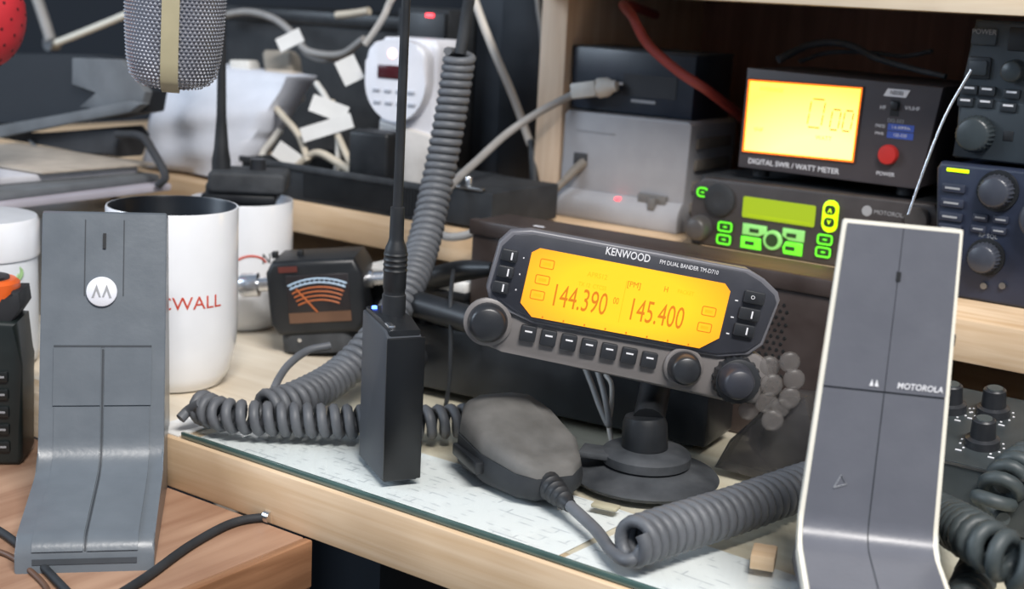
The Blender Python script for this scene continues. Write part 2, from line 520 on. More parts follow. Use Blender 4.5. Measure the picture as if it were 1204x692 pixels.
# brown side table in front of the desk
st = thing('side_table', 'brown varnished wooden table butted against the desk front', 'table', (0, 0, 0))
box('tabletop', BROWN, st, -1.35, -0.466, 0.10, 0.4880, -0.052, -0.0335, 0.0012)
box('edge_rail', BROWN_EDGE, st, -0.4658, -0.460, 0.10, 0.4880, -0.060, -0.0335, 0.001)
box('side_panel', BROWN_DARK, st, -0.488, -0.480, 0.12, 0.462, -0.70, -0.052)
box('leg', BROWN_EDGE, st, -0.500, -0.461, 0.462, 0.4878, -0.78, -0.060, 0.001)
box('leg', BROWN_EDGE, st, -0.500, -0.461, 0.10, 0.126, -0.78, -0.060, 0.001)
box('leg', BROWN_EDGE, st, -1.34, -1.30, 0.462, 0.4878, -0.78, -0.052, 0.001)
box('leg', BROWN_EDGE, st, -1.34, -1.30, 0.10, 0.126, -0.78, -0.052, 0.001)

# sheets of paper under the glass
def sheet(label, m, cx, cy, w, h, rz, z=-0.0041):
    o = box('paper_sheet', m, None, -w / 2, w / 2, -h / 2, h / 2, 0, 0.0003)
    o.location = (cx, cy, z); o.rotation_euler = (0, 0, RAD(rz))
    return tag(o, label, 'paper', 'sheets under the desk glass')
sheet('printed sheet under the glass at its left front corner', PAPER, -0.478, 0.532, 0.165, 0.068, 1)
sheet('large printed form under the glass below the speaker microphone', PAPER2, -0.365, 0.533, 0.10, 0.075, -2, -0.0038)
sheet('printed sheet under the glass in front of the grey coiled cord', PAPER2, -0.262, 0.527, 0.098, 0.062, -4)

gl = thing('glass_sheet', 'clear glass sheet with green edge covering the desk', 'glass', (0, 0, 0))
box('pane', GLASS, gl, -0.566, 0.30, 0.4935, 0.715, -0.0034, 0.0)
box('polished_edge', GLASS_EDGE, gl, -0.566, 0.30, 0.4915, 0.4935, -0.0034, 0.0, 0.0005)
pl = box('paper_scrap', PAPER_TAG, None, -0.592, -0.569, 0.492, 0.540, -0.0039, -0.0032)
tag(pl, 'small white paper scrap beside the left corner of the desk glass', 'paper')

# ================================================================== radio control head
HD = thing('radio_control_head', 'dual band radio control head with wide orange backlit display', 'radio', (-0.344, 0.593, 0.101), (-4, 8.3, 37))
K = 0.001
out = [(-54, 24.3), (60, 25.3), (69, 22), (77.5, 16.5), (79.5, 12.5), (76, -12), (69.5, -18.8), (54, -22.8), (-45, -23.6), (-58, -19.4), (-69, -14), (-71, -9.5), (-69, 15), (-64, 21.8)]
def shrink(pts, d):
    cx = sum(p[0] for p in pts) / len(pts); cz = sum(p[1] for p in pts) / len(pts)
    return [(x - d * (1 if x > cx else -1) * min(1, abs(x - cx) / 30), z - d * (1 if z > cz else -1) * min(1, abs(z - cz) / 12)) for x, z in pts]
mmp = lambda pts: [(a * K, b * K) for a, b in pts]
body = prism('bezel', RADIO_RIM, HD, mmp(out)[::-1], 0.0008, 0.012, 0.0012, 3)
prism('face_plate', RADIO, HD, mmp(shrink(out, 1.8))[::-1], -0.0004, 0.006, 0.0005, 2)
prism('rear_shell', RADIO, HD, mmp(shrink(out, 2.5))[::-1], 0.012, 0.024, 0.004, 3)
low = [(-75, -21), (-57, -17), (54, -20), (70, -16), (80, -20), (84, -28), (80, -43.5), (66, -45.5), (-57, -41), (-70, -39), (-76, -31)]
prism('control_strip', RADIO_LOW, HD, mmp(low)[::-1], 0.003, 0.022, 0.0022, 3)
disp = [(-48, 15.9), (49, 15.9), (52.5, 12.5), (52, -12.5), (43, -19.6), (-45.5, -19.6), (-52.5, -13.5), (-51.8, 13)]
dob = prism('display', DISP_ORANGE, HD, mmp(disp)[::-1], -0.0010, -0.0003)
yd = -0.00105
text('digits', '144.390', 0.0165, -0.0232, -0.0068, yd, LCD_INK, dob, xs=0.56)
text('digits', '145.400', 0.0165, 0.0172, -0.0066, yd, LCD_INK, dob, xs=0.56)
text('digits', '00', 0.005, -0.0045, -0.0035, yd, LCD_INK, dob, xs=0.6)
for (x, z) in ((-43, 8.6), (-43.8, 0.2), (-44.8, -8.0), (43.8, 0.2), (43.3, -8.4)):
    ring_prism('icon_frame', LCD_INK, dob, mmp(rounded(7.6, 5.0, 1, 3, x, z)), mmp(rounded(6.6, 4.0, 0.6, 3, x, z)), yd - 0.0001, yd)
    box('icon_mark', LCD_FAINT, dob, (x - 2) * K, (x + 2) * K, yd - 0.0001, yd, (z - 0.8) * K, (z + 0.8) * K)
text('small_print', 'APRS12', 0.0036, -0.0165, 0.0075, yd, LCD_FAINT, dob, xs=0.9)
text('small_print', '[PM]', 0.0042, 0.003, 0.0064, yd, LCD_INK, dob, xs=0.9)
text('small_print', 'H', 0.0042, 0.0197, 0.0072, yd, LCD_INK, dob, xs=0.8)
text('small_print', 'TX 12  CTCSS', 0.003, -0.018, 0.0018, yd, LCD_FAINT, dob, xs=0.8)
text('small_print', 'PACKET', 0.003, 0.030, 0.0075, yd, LCD_FAINT, dob, xs=0.8)
box('divider', LCD_FAINT, dob, -0.0012, -0.0009, yd - 0.0001, yd, -0.014, 0.008)
for i in range(8):
    box('scale_tick', LCD_INK, dob, (-40 + i * 11 - 0.4) * K, (-40 + i * 11 + 0.4) * K, yd - 0.0001, yd, -0.0193, -0.0182)
yf = -0.00045
text('maker_name', 'KENWOOD', 0.0056, -0.0032, 0.0209, yf, PRINT_W, HD, xs=0.78, bold=0.00006)
text('model_name', 'FM DUAL BANDER TM-D710', 0.0031, 0.029, 0.0206, yf, PRINT_W, HD, xs=0.8)
def key(parent, x, z, w, h, mk=None, m=KNOB, y=0.0, d=0.003):
    o = prism('button', m, parent, mmp(rounded(w, h, 1.0, 3, x, z)), y - d, y + 0.002, 0.0005, 2)
    if mk == 'v':
        box('mark', PRINT_W, o, (x + 0.9) * K, (x + 1.7) * K, y - d - 0.0002, y - d + 0.0001, (z - 1.9) * K, (z + 1.9) * K)
    if mk == 'h':
        box('mark', PRINT_W, o, (x - 1.9) * K, (x + 1.9) * K, y - d - 0.0002, y - d + 0.0001, (z + 0.9) * K, (z + 1.7) * K)
    if mk == 'p':
        text('mark', 'O', 0.0028, (x - 1) * K, z * K, y - d - 0.0001, PRINT_W, o)
    return o
for i, (x, z) in enumerate(((-62.8, 9.4), (-63.2, 0.8), (-64.2, -7.4))):
    key(HD, x, z, 8.4, 6.0, 'v')
    box('indicator', PRINT_W, HD, (-55.6 - i * 0.4) * K, (-55.0 - i * 0.4) * K, -0.0006, -0.0002, (z - 0.4) * K, (z + 0.4) * K)
for i, (x, z) in enumerate(((65.2, 11.7), (64.4, 2.8), (63.6, -6.0))):
    key(HD, x, z, 11.0, 6.4, 'p' if i == 0 else 'v')
    box('indicator', PRINT_W, HD, (56.0 - i * 0.4) * K, (57.6 - i * 0.4) * K, -0.0006, -0.0002, (z - 3.6) * K, (z - 3.0) * K)
for i in range(7):
    key(HD, -45.4 + 10.75 * i, -28.9 - 0.33 * i, 8.2, 8.4, 'h', y=0.003)
knob('tuning_knob', KNOB, HD, -0.0670, -0.0268, 0.004, 0.0108, 0.012, taper=0.8)
lathe('knob_collar', RADIO_LOW, HD, [(0.0125, 0), (0.0125, 0.003), (0.011, 0.004), (0, 0.004)], 28, at(-0.0670, 0.004, -0.0268, FRONT))
lathe('knob_collar', RADIO_LOW, HD, [(0.0105, 0), (0.0105, 0.003), (0.0095, 0.004), (0, 0.004)], 28, at(0.0375, 0.004, -0.0312, FRONT))
knob('tuning_knob', KNOB, HD, 0.0375, -0.0312, 0.003, 0.0088, 0.013, taper=0.82)
knob('outer_knob', KNOB, HD, 0.0660, -0.0325, 0.003, 0.0122, 0.008, taper=0.95, flutes=20, segs=60)
knob('tuning_knob', RADIO, HD, 0.0640, -0.0318, -0.004, 0.0092, 0.014, taper=0.82)

# suction mount that carries the head
mt = thing('suction_mount', 'black suction cup mount holding up the radio control head', 'mount', (-0.335, 0.611, 0.0))
lathe('suction_cup', BLACK_DUST, mt, [(0.039, 0), (0.040, 0.0018), (0.0385, 0.0035), (0.030, 0.0052), (0.022, 0.0085), (0, 0.0085)], 48)
lathe('dial', BLACK_DUST, mt, [(0.0225, 0.0085), (0.0240, 0.0095), (0.0240, 0.014), (0.0225, 0.0155), (0.014, 0.017), (0, 0.017)], 40)
box('lever', BLACK_DUST, mt, -0.034, -0.010, -0.016, 0.0, 0.0115, 0.0150, 0.001, 2, Matrix.Rotation(RAD(20), 4, 'Z'))
lathe('socket', BLACK, mt, [(0.0125, 0.0168), (0.0120, 0.030), (0.0105, 0.034), (0, 0.034)], 28, Matrix.Rotation(RAD(-4), 4, 'Y'))
tube('stalk', BLACK, mt, [(0, 0, 0.032), (-0.010, 0.023, 0.045), (-0.0125, 0.0300, 0.074)], 0.0085, 14)
for s in (-1, 1):
    box('bracket_arm', BLACK, mt, -0.0125 + s * 0.011 - 0.002, -0.0125 + s * 0.011 + 0.002, 0.025, 0.042, 0.050, 0.092, 0.0008, 2)
lathe('clamp_plate', BLACK, mt, [(0.020, 0), (0.020, 0.004), (0, 0.004)], 28, at(-0.0125, 0.0290, 0.092, Matrix.Rotation(RAD(37), 4, 'Z') @ FRONT))
g = tag(tube('cable_loop', CABLE_G, None, [(-0.3945, 0.6400, 0.0431), (-0.3861, 0.6360, 0.0341), (-0.3777, 0.6320, 0.0243), (-0.3691, 0.6280, 0.0172), (-0.3736, 0.6300, 0.0306), (-0.3828, 0.6360, 0.0423), (-0.3884, 0.6400, 0.0464)], 0.0017, 8),
        'grey cable loop hanging below the orange display head', 'cable')
g = tag(tube('cable_loop', CABLE_W, None, [(-0.3843, 0.6460, 0.0400), (-0.3781, 0.6430, 0.0358), (-0.3755, 0.6400, 0.0255), (-0.3750, 0.6380, 0.0135), (-0.3672, 0.6300, 0.0052)], 0.0014, 8),
        'thin pale cable hanging behind the stalk of the suction mount', 'cable')

# dark brown speaker cabinet behind the head
sp = thing('speaker_cabinet', 'dark brown speaker cabinet with dotted grille behind the orange display', 'speaker', (-0.415, 0.7265, -0.0042))
box('cabinet', BROWNBOX, sp, -0.130, 0.134, 0.0, 0.042, 0.0, 0.1035, 0.0025, 3)
box('front_lip', BROWNBOX, sp, -0.131, 0.135, -0.002, 0.006, 0.0935, 0.1040, 0.0015, 2)
bm = bmesh.new()
for i in range(9):
    for j in range(17):
        x = 0.066 + i * 0.0043 + (0.00215 if j % 2 else 0); z = 0.022 + j * 0.0039
        add_lathe(bm, [(0.00135, -0.0002), (0.0010, 0.0004), (0, 0.0004)], 6, at(x, 0, z, FRONT))
gr = finish('grille_holes', bm, mat('grille_black', (14, 13, 13), 0.7), sp); gr['kind'] = 'stuff'
box('paper_label', PRINT_W, sp, -0.088, -0.080, 0.012, 0.0145, 0.1034, 0.1038, 0, 2)

# black transceiver lying under the head, with rods and papers on it
bx = thing('transceiver_box', 'black transceiver box lying on the desk under the control head', 'radio', (-0.475, 0.655, 0.0), (0, 0, 6))
box('case', BLACK, bx, -0.068, 0.146, 0.0, 0.044, 0.002, 0.044, 0.003, 2)  # stretched right so its black fills the dark area behind the mount
for i in range(19):
    box('cooling_fin', BLACK, bx, -0.060 + i * 0.0105, -0.057 + i * 0.0105, 0.004, 0.040, 0.0435, 0.0475)
for q in (-0.055, 0.13):
    box('foot', RUBBER, bx, q - 0.006, q + 0.006, 0.006, 0.038, 0.0, 0.003)
lathe('knob', KNOB, bx, [(0.007, 0), (0.0066, 0.010), (0, 0.0105)], 20, at(-0.05, 0.0, 0.022, FRONT))
rod = tag(tube('black_sleeve', BLACK, None, [(-0.5445, 0.6530, 0.0550), (-0.5055, 0.6477, 0.0550), (-0.4719, 0.6425, 0.0550)], 0.0085, 16), 'black sleeved tube lying left of the control head', 'tube')
rod = tag(tube('black_plug_lead', BLACK, None, [(-0.5753, 0.7000, 0.0566), (-0.5564, 0.7020, 0.0612), (-0.5300, 0.7000, 0.0698), (-0.5045, 0.6980, 0.0753)], lambda t: 0.0045 + 0.003 * max(0, math.sin(3.14 * t)), 12), 'thick black plug lead running behind the control head', 'cable')
tag(tube('thin_lead', BLACK_SOFT, None, [(-0.5308, 0.6900, 0.0710), (-0.4973, 0.6450, 0.0655), (-0.4920, 0.6400, 0.0405), (-0.4919, 0.6400, 0.0134), (-0.4958, 0.6400, -0.0150)], 0.0014, 8), 'thin black lead hanging straight down left of the control head', 'cable')
pd = box('paper_pad', PAPER_TAG, None, -0.045, 0.045, -0.018, 0.018, 0, 0.0065, 0.0006)
pd.location = (-0.5925, 0.739, 0.0478); pd.rotation_euler = (0, 0, RAD(4)); tag(pd, 'pale paper pad on top of a black box below the shelf edge', 'paper')
bk = thing('battery_box', 'low black box supporting the pale paper pad below the shelf', 'box', (-0.5925, 0.739, -0.0042), (0, 0, 4))
box('shell', BLACK_SOFT, bk, -0.045, 0.045, -0.018, 0.018, 0.0, 0.047, 0.002)
box('lid', BLACK, bk, -0.046, 0.046, -0.019, 0.019, 0.046, 0.052, 0.0015)

# crumpled bubble film right of the head
bf = thing('bubble_film', 'crumpled clear bubble film below the right knob of the control head', 'film', (-0.2845, 0.6435, 0.0))
bm = bmesh.new()
for (px_, pz_, py_, r_) in ((0, .066, 0, .0062), (.010, .070, .003, .0058), (.003, .057, -.001, .0064), (.013, .061, .004, .0060), (.001, .047, -.001, .0062), (.012, .051, .003, .0060), (-.008, .041, -.002, .0058), (.005, .038, 0, .0062), (-.003, .062, 0, .0055), (.008, .045, .002, .0055)):
    add_lathe(bm, [(r_ * math.sin(a), r_ * 0.35 - r_ * 0.35 * math.cos(a)) for a in (0.01, 0.5, 1.0, 1.57, 2.1, 2.6, 3.14)], 12, at(px_, py_, pz_, Matrix.Rotation(RAD(35), 4, 'Z') @ FRONT))
fb = finish('bubbles', bm, BUBBLE, bf, 80); fb['kind'] = 'stuff'
bm = bmesh.new()
add_prism(bm, [(-0.030, 0.0), (0.028, 0.0), (0.026, 0.030), (0.020, 0.052), (0.004, 0.050), (-0.008, 0.034), (-0.022, 0.018)], 0.006, 0.024, 0.003)
finish('sheet', bm, mat('grey_film', (70, 68, 68), 0.3, alpha=0.75, vary=0.3), bf)

pb = thing('black_pouch', 'shiny black plastic pouch lying between the suction mount and the cream-edged microphone', 'pouch', (-0.276, 0.684, 0.0), (0, 0, 20))
bm = bmesh.new(); add_lathe(bm, [(0.001, 0.0), (0.024, 0.001), (0.031, 0.010), (0.030, 0.022), (0.022, 0.034), (0.010, 0.040), (0.0, 0.041)], 28, None, False)
for v in bm.verts:
    v.co.y *= 0.62
    k = 1 + 0.07 * math.sin(7 * math.atan2(v.co.y, v.co.x)) + 0.05 * math.sin(v.co.z * 320 + v.co.x * 120)
    v.co.x *= k; v.co.y *= k
finish('pouch_body', mat('shiny_black_film', (20, 22, 24), 0.22, vary=0.2), bm, pb, 80)

# ================================================================== desk microphones
def offset_path(P, d):
    """outline points (s, z) pushed out by d on the viewer's side"""
    out = []
    for i, p in enumerate(P):
        a = P[max(0, i - 1)]; b = P[min(len(P) - 1, i + 1)]
        t = Vector((b[0] - a[0], b[1] - a[1])).normalized()
        out.append((p[0] - t.y * d, p[1] + t.x * d))
    return out
def fillet(P, rads, n=7):
    out = [P[0]]
    for i in range(1, len(P) - 1):
        a, b, c = Vector(P[i - 1]), Vector(P[i]), Vector(P[i + 1]); r = rads[i - 1]
        if r <= 0: out.append(P[i]); continue
        p = b + (a - b).normalized() * r; q = b + (c - b).normalized() * r
        for k in range(n + 1):
            t = k / n
            v = p * (1 - t) ** 2 + b * 2 * t * (1 - t) + q * t * t
            out.append((v.x, v.y))
    out.append(P[-1]); return out
def cut(P, s0, s1):
    """stretch of a path between two lengths along it"""
    V_ = [Vector(p) for p in P]; L = [0]
    for a, b in zip(V_, V_[1:]): L.append(L[-1] + (b - a).length)
    def pt(s):
        for i in range(len(L) - 1):
            if s <= L[i + 1] or i == len(L) - 2:
                return V_[i].lerp(V_[i + 1], (s - L[i]) / (L[i + 1] - L[i]))
    return [tuple(pt(s0))] + [tuple(v) for v, l in zip(V_, L) if s0 + 1e-5 < l < s1 - 1e-5] + [tuple(pt(s1))], L[-1]
def strip(name, m, parent, P, x0, x1, d, wf, sink=0.001, bev=0.0):
    """raised panel that follows the front of the stand between x0 and x1 (fractions of half width)"""
    A = offset_path(P, d); B = offset_path(P, -sink)
    bm = bmesh.new(); rows = []
    for (a, b) in zip(A, B):
        w = wf(a[1]); rows.append([bm.verts.new((x0 * w, a[0], a[1])), bm.verts.new((x1 * w, a[0], a[1])), bm.verts.new((x1 * w, b[0], b[1])), bm.verts.new((x0 * w, b[0], b[1]))])
    for r, q in zip(rows, rows[1:]):
        for k in range(4): bm.faces.new((r[k], r[(k + 1) % 4], q[(k + 1) % 4], q[k]))
    bm.faces.new(rows[0][::-1]); bm.faces.new(rows[-1])
    if bev:
        es = [e for e in bm.edges if abs(e.calc_face_angle(0)) > 0.9]
        bmesh.ops.bevel(bm, geom=es, offset=bev, segments=2, affect='EDGES', profile=0.5)
    return finish(name, bm, m, parent, 35)
def slab(name, m, parent, front, back, wf):
    bm = bmesh.new(); pts = front + back
    A = [bm.verts.new((-wf(z), y, z)) for y, z in pts]; B = [bm.verts.new((wf(z), y, z)) for y, z in pts]; n = len(pts)
    f0 = bm.faces.new(A); f1 = bm.faces.new(B[::-1])
    for i in range(n): bm.faces.new((A[(i + 1) % n], A[i], B[i], B[(i + 1) % n]))
    bmesh.ops.bevel(bm, geom=list(f0.edges) + list(f1.edges), offset=0.0012, segments=2, affect='EDGES', profile=0.5)
    bmesh.ops.triangulate(bm, faces=[f for f in bm.faces if len(f.verts) > 8])
    return finish(name, bm, m, parent, 35)

# --- left one, standing on the brown table
ML = thing('desk_microphone', 'blue-grey desk microphone with round white emblem standing on the brown table', 'microphone', (-0.5132, 0.3858, -0.0335), (0, 0, 46.3))
wl = lambda z: 0.0325
pf = fillet([(0.0, 0.0), (0.004, 0.0150), (0.080, 0.0246), (0.1179, 0.1554)], [0.008, 0.016])
slab('stand', GREY_STAND, ML, pf, [(0.1205, 0.1560), (0.132, 0.153), (0.140, 0.0)], wl)
_, tot = cut(pf, 0, 0.01)
def prange(a, b): return cut(pf, a * tot, b * tot)[0]
# side rails, panels left and right of the centre groove
for s in (-1, 1):
    strip('panel', GREY_STAND, ML, prange(0.045, 0.534), min(s * 0.03, s * 0.76), max(s * 0.03, s * 0.76), 0.0010, wl, bev=0.0003)
    strip('panel', GREY_STAND, ML, prange(0.537, 0.676), min(s * 0.03, s * 0.78), max(s * 0.03, s * 0.78), 0.0010, wl, bev=0.0003)
    strip('seam', GROOVE, ML, prange(0.80, 0.985), s * 0.31 - 0.010, s * 0.31 + 0.010, 0.00015, wl)
strip('cross_seam', GROOVE, ML, prange(0.6765, 0.6815), -0.78, 0.78, 0.00030, wl)
strip('groove', GROOVE, ML, prange(0.045, 0.672), -0.014, 0.014, 0.0003, wl)
strip('slot', mat('slot_black', (22, 24, 28), 0.6), ML, prange(0.915, 0.952), -0.025, 0.025, 0.0011, wl)
# emblem
ep, _ = cut(pf, 0.812 * tot, 0.81201 * tot + 0.001)
ey, ez = ep[0]
EM = Matrix.Translation((-0.001, ey - 0.0012, ez)) @ Matrix.Rotation(RAD(-16), 4, 'X')
emb = lathe('emblem', WHITE, ML, [(0.0080, -0.001), (0.0080, 0.0005), (0.0074, 0.0010), (0, 0.0010)], 32, EM @ FRONT)
for s in (-1, 1):
    prism_pts = [(s * 0.0003, -0.0030), (s * 0.0026, 0.0040), (s * 0.0052, -0.0034), (s * 0.0040, -0.0034), (s * 0.0027, 0.0006), (s * 0.0013, -0.0030)]
    bm = bmesh.new(); vv = add_prism(bm, prism_pts, -0.0013, -0.0009)
    for v in bm.verts: v.co = EM @ v.co
    finish('emblem_wing', PRINT_G, bm, emb)
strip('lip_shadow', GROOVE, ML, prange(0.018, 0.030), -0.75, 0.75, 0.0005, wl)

# --- right one, with cream sides, standing on the desk
MR = thing('desk_microphone', 'slate grey desk microphone with cream edges at the right front of the desk', 'microphone', (-0.1519, 0.473, 0.0), (0, 1.72, 30))
wr = lambda z: (0.0574 - 0.0707 * (z - 0.04)) / 2
pr = fillet([(0.0160, 0.0), (0.0165, 0.0268), (0.060, 0.033), (0.078, 0.1658)], [0.006, 0.011])
slab('cream_shell', CREAM, MR, pr, offset_path(pr, -0.0045)[::-1], wr)
slab('rear_support', GREY_STAND2, MR, offset_path(pr, -0.0040)[1:-1], [(0.095, 0.150), (0.112, 0.0), (0.022, 0.0)], lambda z: wr(z) * 0.72)
_, totr = cut(pr, 0, 0.01)
def rr_(a, b): return cut(pr, a * totr, b * totr)[0]
for s in (-1, 1):
    strip('panel', GREY_STAND2, MR, rr_(0.03, 0.6495), min(s * 0.010, s * 0.93), max(s * 0.010, s * 0.93), 0.0007, wr, bev=0.0003)
    strip('upper_panel', GREY_STAND2, MR, rr_(0.6535, 0.992), min(s * 0.006, s * 0.93), max(s * 0.006, s * 0.93), 0.0011, wr, bev=0.0003)
strip('groove', GROOVE, MR, rr_(0.03, 0.99), -0.93, 0.93, 0.0002, wr)
strip('slot', mat('slot_black', (22, 24, 28), 0.6), MR, rr_(0.882, 0.902), -0.03, 0.045, 0.0014, wr)
def on_panel(frac, x, lift=0.0014):
    (p0, p1), _ = (cut(pr, frac * totr, frac * totr + 0.001)[0][:2]), 0
    a = math.atan2(p1[0] - p0[0], p1[1] - p0[1])
    return Matrix.Translation((x, p0[0] - lift * math.cos(a), p0[1] + lift * math.sin(a))) @ Matrix.Rotation(-a, 4, 'X')
text('lettering', 'MOTOROLA', 0.0035, 0, 0, 0, PRINT_W, MR, xs=0.95, M=on_panel(0.668, 0.0140), shear=0.15, bold=0.00005)
for s in (-1, 1):
    bm = bmesh.new(); add_prism(bm, [(s * 0.0002, -0.0013), (s * 0.0010, 0.0016), (s * 0.0019, -0.0014)], -0.0002, 0.0)
    Mx = on_panel(0.669, -0.0046)
    for v in bm.verts: v.co = Mx @ v.co
    finish('emblem_wing', PRINT_W, bm, MR)
bm = bmesh.new()
TP = [(-0.0024, -0.0026), (0.0, 0.0030), (0.0026, -0.0006), (-0.0024, -0.0026)]
Mx = on_panel(0.455, -0.0135, 0.0010)
add_tube(bm, [Mx @ Vector((a, 0, b)) for a, b in TP], 0.00025, 6)
finish('triangle_mark', PRINT_G, bm, MR)
box('side_button', BLACK, MR, 0.0235, 0.0280, 0.078, 0.084, 0.116, 0.122, 0.001)
# thin whip standing behind the right microphone
tag(tube('whip_antenna', SILVER, None, [(-0.2694, 0.7900, 0.1334), (-0.2643, 0.7950, 0.1626), (-0.2574, 0.8000, 0.1930), (-0.2474, 0.8050, 0.2198)], 0.0009, 8), 'thin bright whip leaning up behind the cream-edged desk microphone', 'antenna')

# ================================================================== mugs
def mug(label, loc, r, h, inner, z_in=0.75):
    t = thing('mug', label, 'mug', loc, (0, 0, 0), 'white mugs')
    lathe('body', CERAMIC, t, [(0, 0.002), (r * 0.60, 0.002), (r * 0.66, 0.0), (r * 0.76, 0.0015), (r * 0.88, 0.010), (r * 0.97, 0.024), (r, 0.040), (r, h - 0.0008), (r - 0.0004, h), (r - 0.0012, h), (r - 0.0016, h - 0.0008), (r - 0.004, h * 0.2), (r * 0.6, 0.008), (0, 0.008)], 64, None, 50, False)
    lathe('lining', inner, t, [(r - 0.0013, h + 0.0001), (r - 0.0019, h - 0.001), (r - 0.0042, h * 0.2), (r * 0.6, 0.0085), (0, 0.0085)], 64, None, 60, False)
    return t
m1 = mug('white mug with red CWALL lettering behind the left desk microphone', (-0.656, 0.5635, -0.0041), 0.0405, 0.114, MUG_IN)
def cyl_angle(cx, cy): return math.atan2(0 - cy, 0 - cx)      # side of the mug that looks to the room
a1 = cyl_angle(-0.656, 0.5635)
text('lettering', 'CWALL', 0.0115, 0, 0.0596, 0, PRINT_RED, m1, xs=1.05, bend=(0.0406, a1 + 0.28))
bm = bmesh.new()
hb = a1 + math.pi
add_tube(bm, spline([(0.039 * math.cos(hb), 0.039 * math.sin(hb), 0.085), (0.062 * math.cos(hb), 0.062 * math.sin(hb), 0.078), (0.064 * math.cos(hb), 0.064 * math.sin(hb), 0.045), (0.039 * math.cos(hb), 0.039 * math.sin(hb), 0.03)], 8), 0.0045, 10)
finish('handle', CERAMIC, bm, m1, 70)
m2 = mug('white mug with a handheld radio in it below the shelf edge', (-0.739, 0.700, -0.0041), 0.038, 0.095, WHITE)
a2 = cyl_angle(-0.739, 0.700)
text('lettering', 'N', 0.011, 0, 0.056, 0, BLACK, m2, xs=0.9, bend=(0.0381, a2 + 0.50))
bm = bmesh.new()
arc = []
for k in range(9):
    t_ = RAD(20 + 140 * k / 8); th = a2 + 0.19 + 0.012 * math.cos(t_) / 0.038 * -1
    arc.append(Vector((0.0381 * math.cos(th), 0.0381 * math.sin(th), 0.051 + 0.008 * math.sin(t_))))
add_tube(bm, arc, 0.0008, 6); finish('red_logo_arc', PRINT_RED, bm, m2)
# handheld radio standing in that mug
hr = thing('handheld_radio', 'black handheld radio with long antenna standing in the white mug', 'radio', (-0.739, 0.700, 0.0068), (0, 0, 38))
box('body', BLACK, hr, -0.0245, 0.0245, -0.015, 0.015, 0.0105, 0.098, 0.004, 3)
prism('top_cap', BLACK_DUST, hr, rounded(0.056, 0.016, 0.004, 4, 0.006, 0.098)[::-1], -0.019, 0.019, 0.003, 3)
box('collar', BLACK, hr, -0.0265, 0.0265, -0.0175, 0.0175, 0.083, 0.089, 0.001)
lathe('antenna', RUBBER, hr, [(0.0070, 0.092), (0.0070, 0.112), (0.0055, 0.120), (0.0036, 0.145), (0.0030, 0.20), (0.0026, 0.32), (0, 0.321)], 16, at(-0.0150, 0.0, 0.0))
lathe('volume_knob', KNOB, hr, [(0.006, 0.104), (0.0056, 0.114), (0, 0.1145)], 18, at(0.012, 0, 0))
# jar left
JC = (-0.7772, 0.5062, -0.0041)
jr = thing('jar', 'white jar with a green print and a smooth lid at the left frame edge', 'jar', JC)
lathe('body', mat('jar_white', (214, 218, 222), 0.4, vary=0.05), jr, [(0.033, 0), (0.0355, 0.003), (0.0365, 0.010), (0.0368, 0.072), (0.0355, 0.075), (0, 0.075)], 48)
lathe('lid', CERAMIC, jr, [(0.0380, 0.072), (0.0385, 0.074), (0.0385, 0.094), (0.0370, 0.097), (0, 0.0975)], 48)
aj = cyl_angle(JC[0], JC[1])
bm = bmesh.new()
GREENP = mat('green_print', (150, 186, 130), 0.5)
for (da, z0, dz, s) in ((0.95, 0.058, 0.010, 1), (1.08, 0.052, 0.012, -1), (0.82, 0.050, 0.012, 1), (1.0, 0.043, 0.009, -1)):
    P_ = []
    for k in range(6):
        t_ = k / 5; th = aj + da - 0.9 + 0.12 * s * math.sin(t_ * 2.4) + 0.6
        P_.append(Vector((0.0370 * math.cos(th), 0.0370 * math.sin(th), z0 + dz * t_)))
    add_tube(bm, P_, lambda t: 0.0003 + 0.0012 * math.sin(3.1 * t), 6)
finish('green_leaves', GREENP, bm, jr)
# radio at the far left on the brown table
lr = thing('handheld_radio', 'dark handheld radio with an orange knob ring at the left frame edge', 'radio', (-0.6869, 0.4497, -0.0335), (0, 0, 42))
prism('body', mat('green_black_plastic', (26, 34, 34), 0.4, vary=0.2), lr, [(-0.026, 0), (0.0215, 0), (0.0235, 0.004), (0.0245, 0.060), (0.0225, 0.086), (-0.024, 0.088), (-0.026, 0.06)][::-1], -0.016, 0.016, 0.003, 3)
prism('shoulder', BLACK_SOFT, lr, [(-0.024, 0.086), (0.018, 0.084), (0.0245, 0.094), (0.0235, 0.103), (0.019, 0.103), (0.017, 0.097), (-0.024, 0.097)][::-1], -0.014, 0.014, 0.002)
lathe('orange_ring', mat('orange_plastic', (232, 104, 44), 0.35), lr, [(0.0165, 0.0965), (0.0172, 0.099), (0.0168, 0.106), (0.0145, 0.108), (0, 0.108)], 32, at(0.004, 0, 0))
lathe('selector_knob', BLACK, lr, [(0.0115, 0.107), (0.0110, 0.1095), (0, 0.110)], 24, at(0.004, 0, 0))
for i in range(5):
    zb = 0.012 + i * 0.0105
    for j in range(3):
        k_ = prism('key', mat('key_black', (18, 24, 25), 0.4), lr, mmp(rounded(8, 6.4, 1.2, 3, -11 + j * 12, zb * 1000)), -0.0178, -0.014, 0.0006)
        box('mark', PRINT_G, k_, (-12.5 + j * 12) * K, (-9.0 + j * 12) * K, -0.0180, -0.0177, zb - 0.0006, zb + 0.0006)

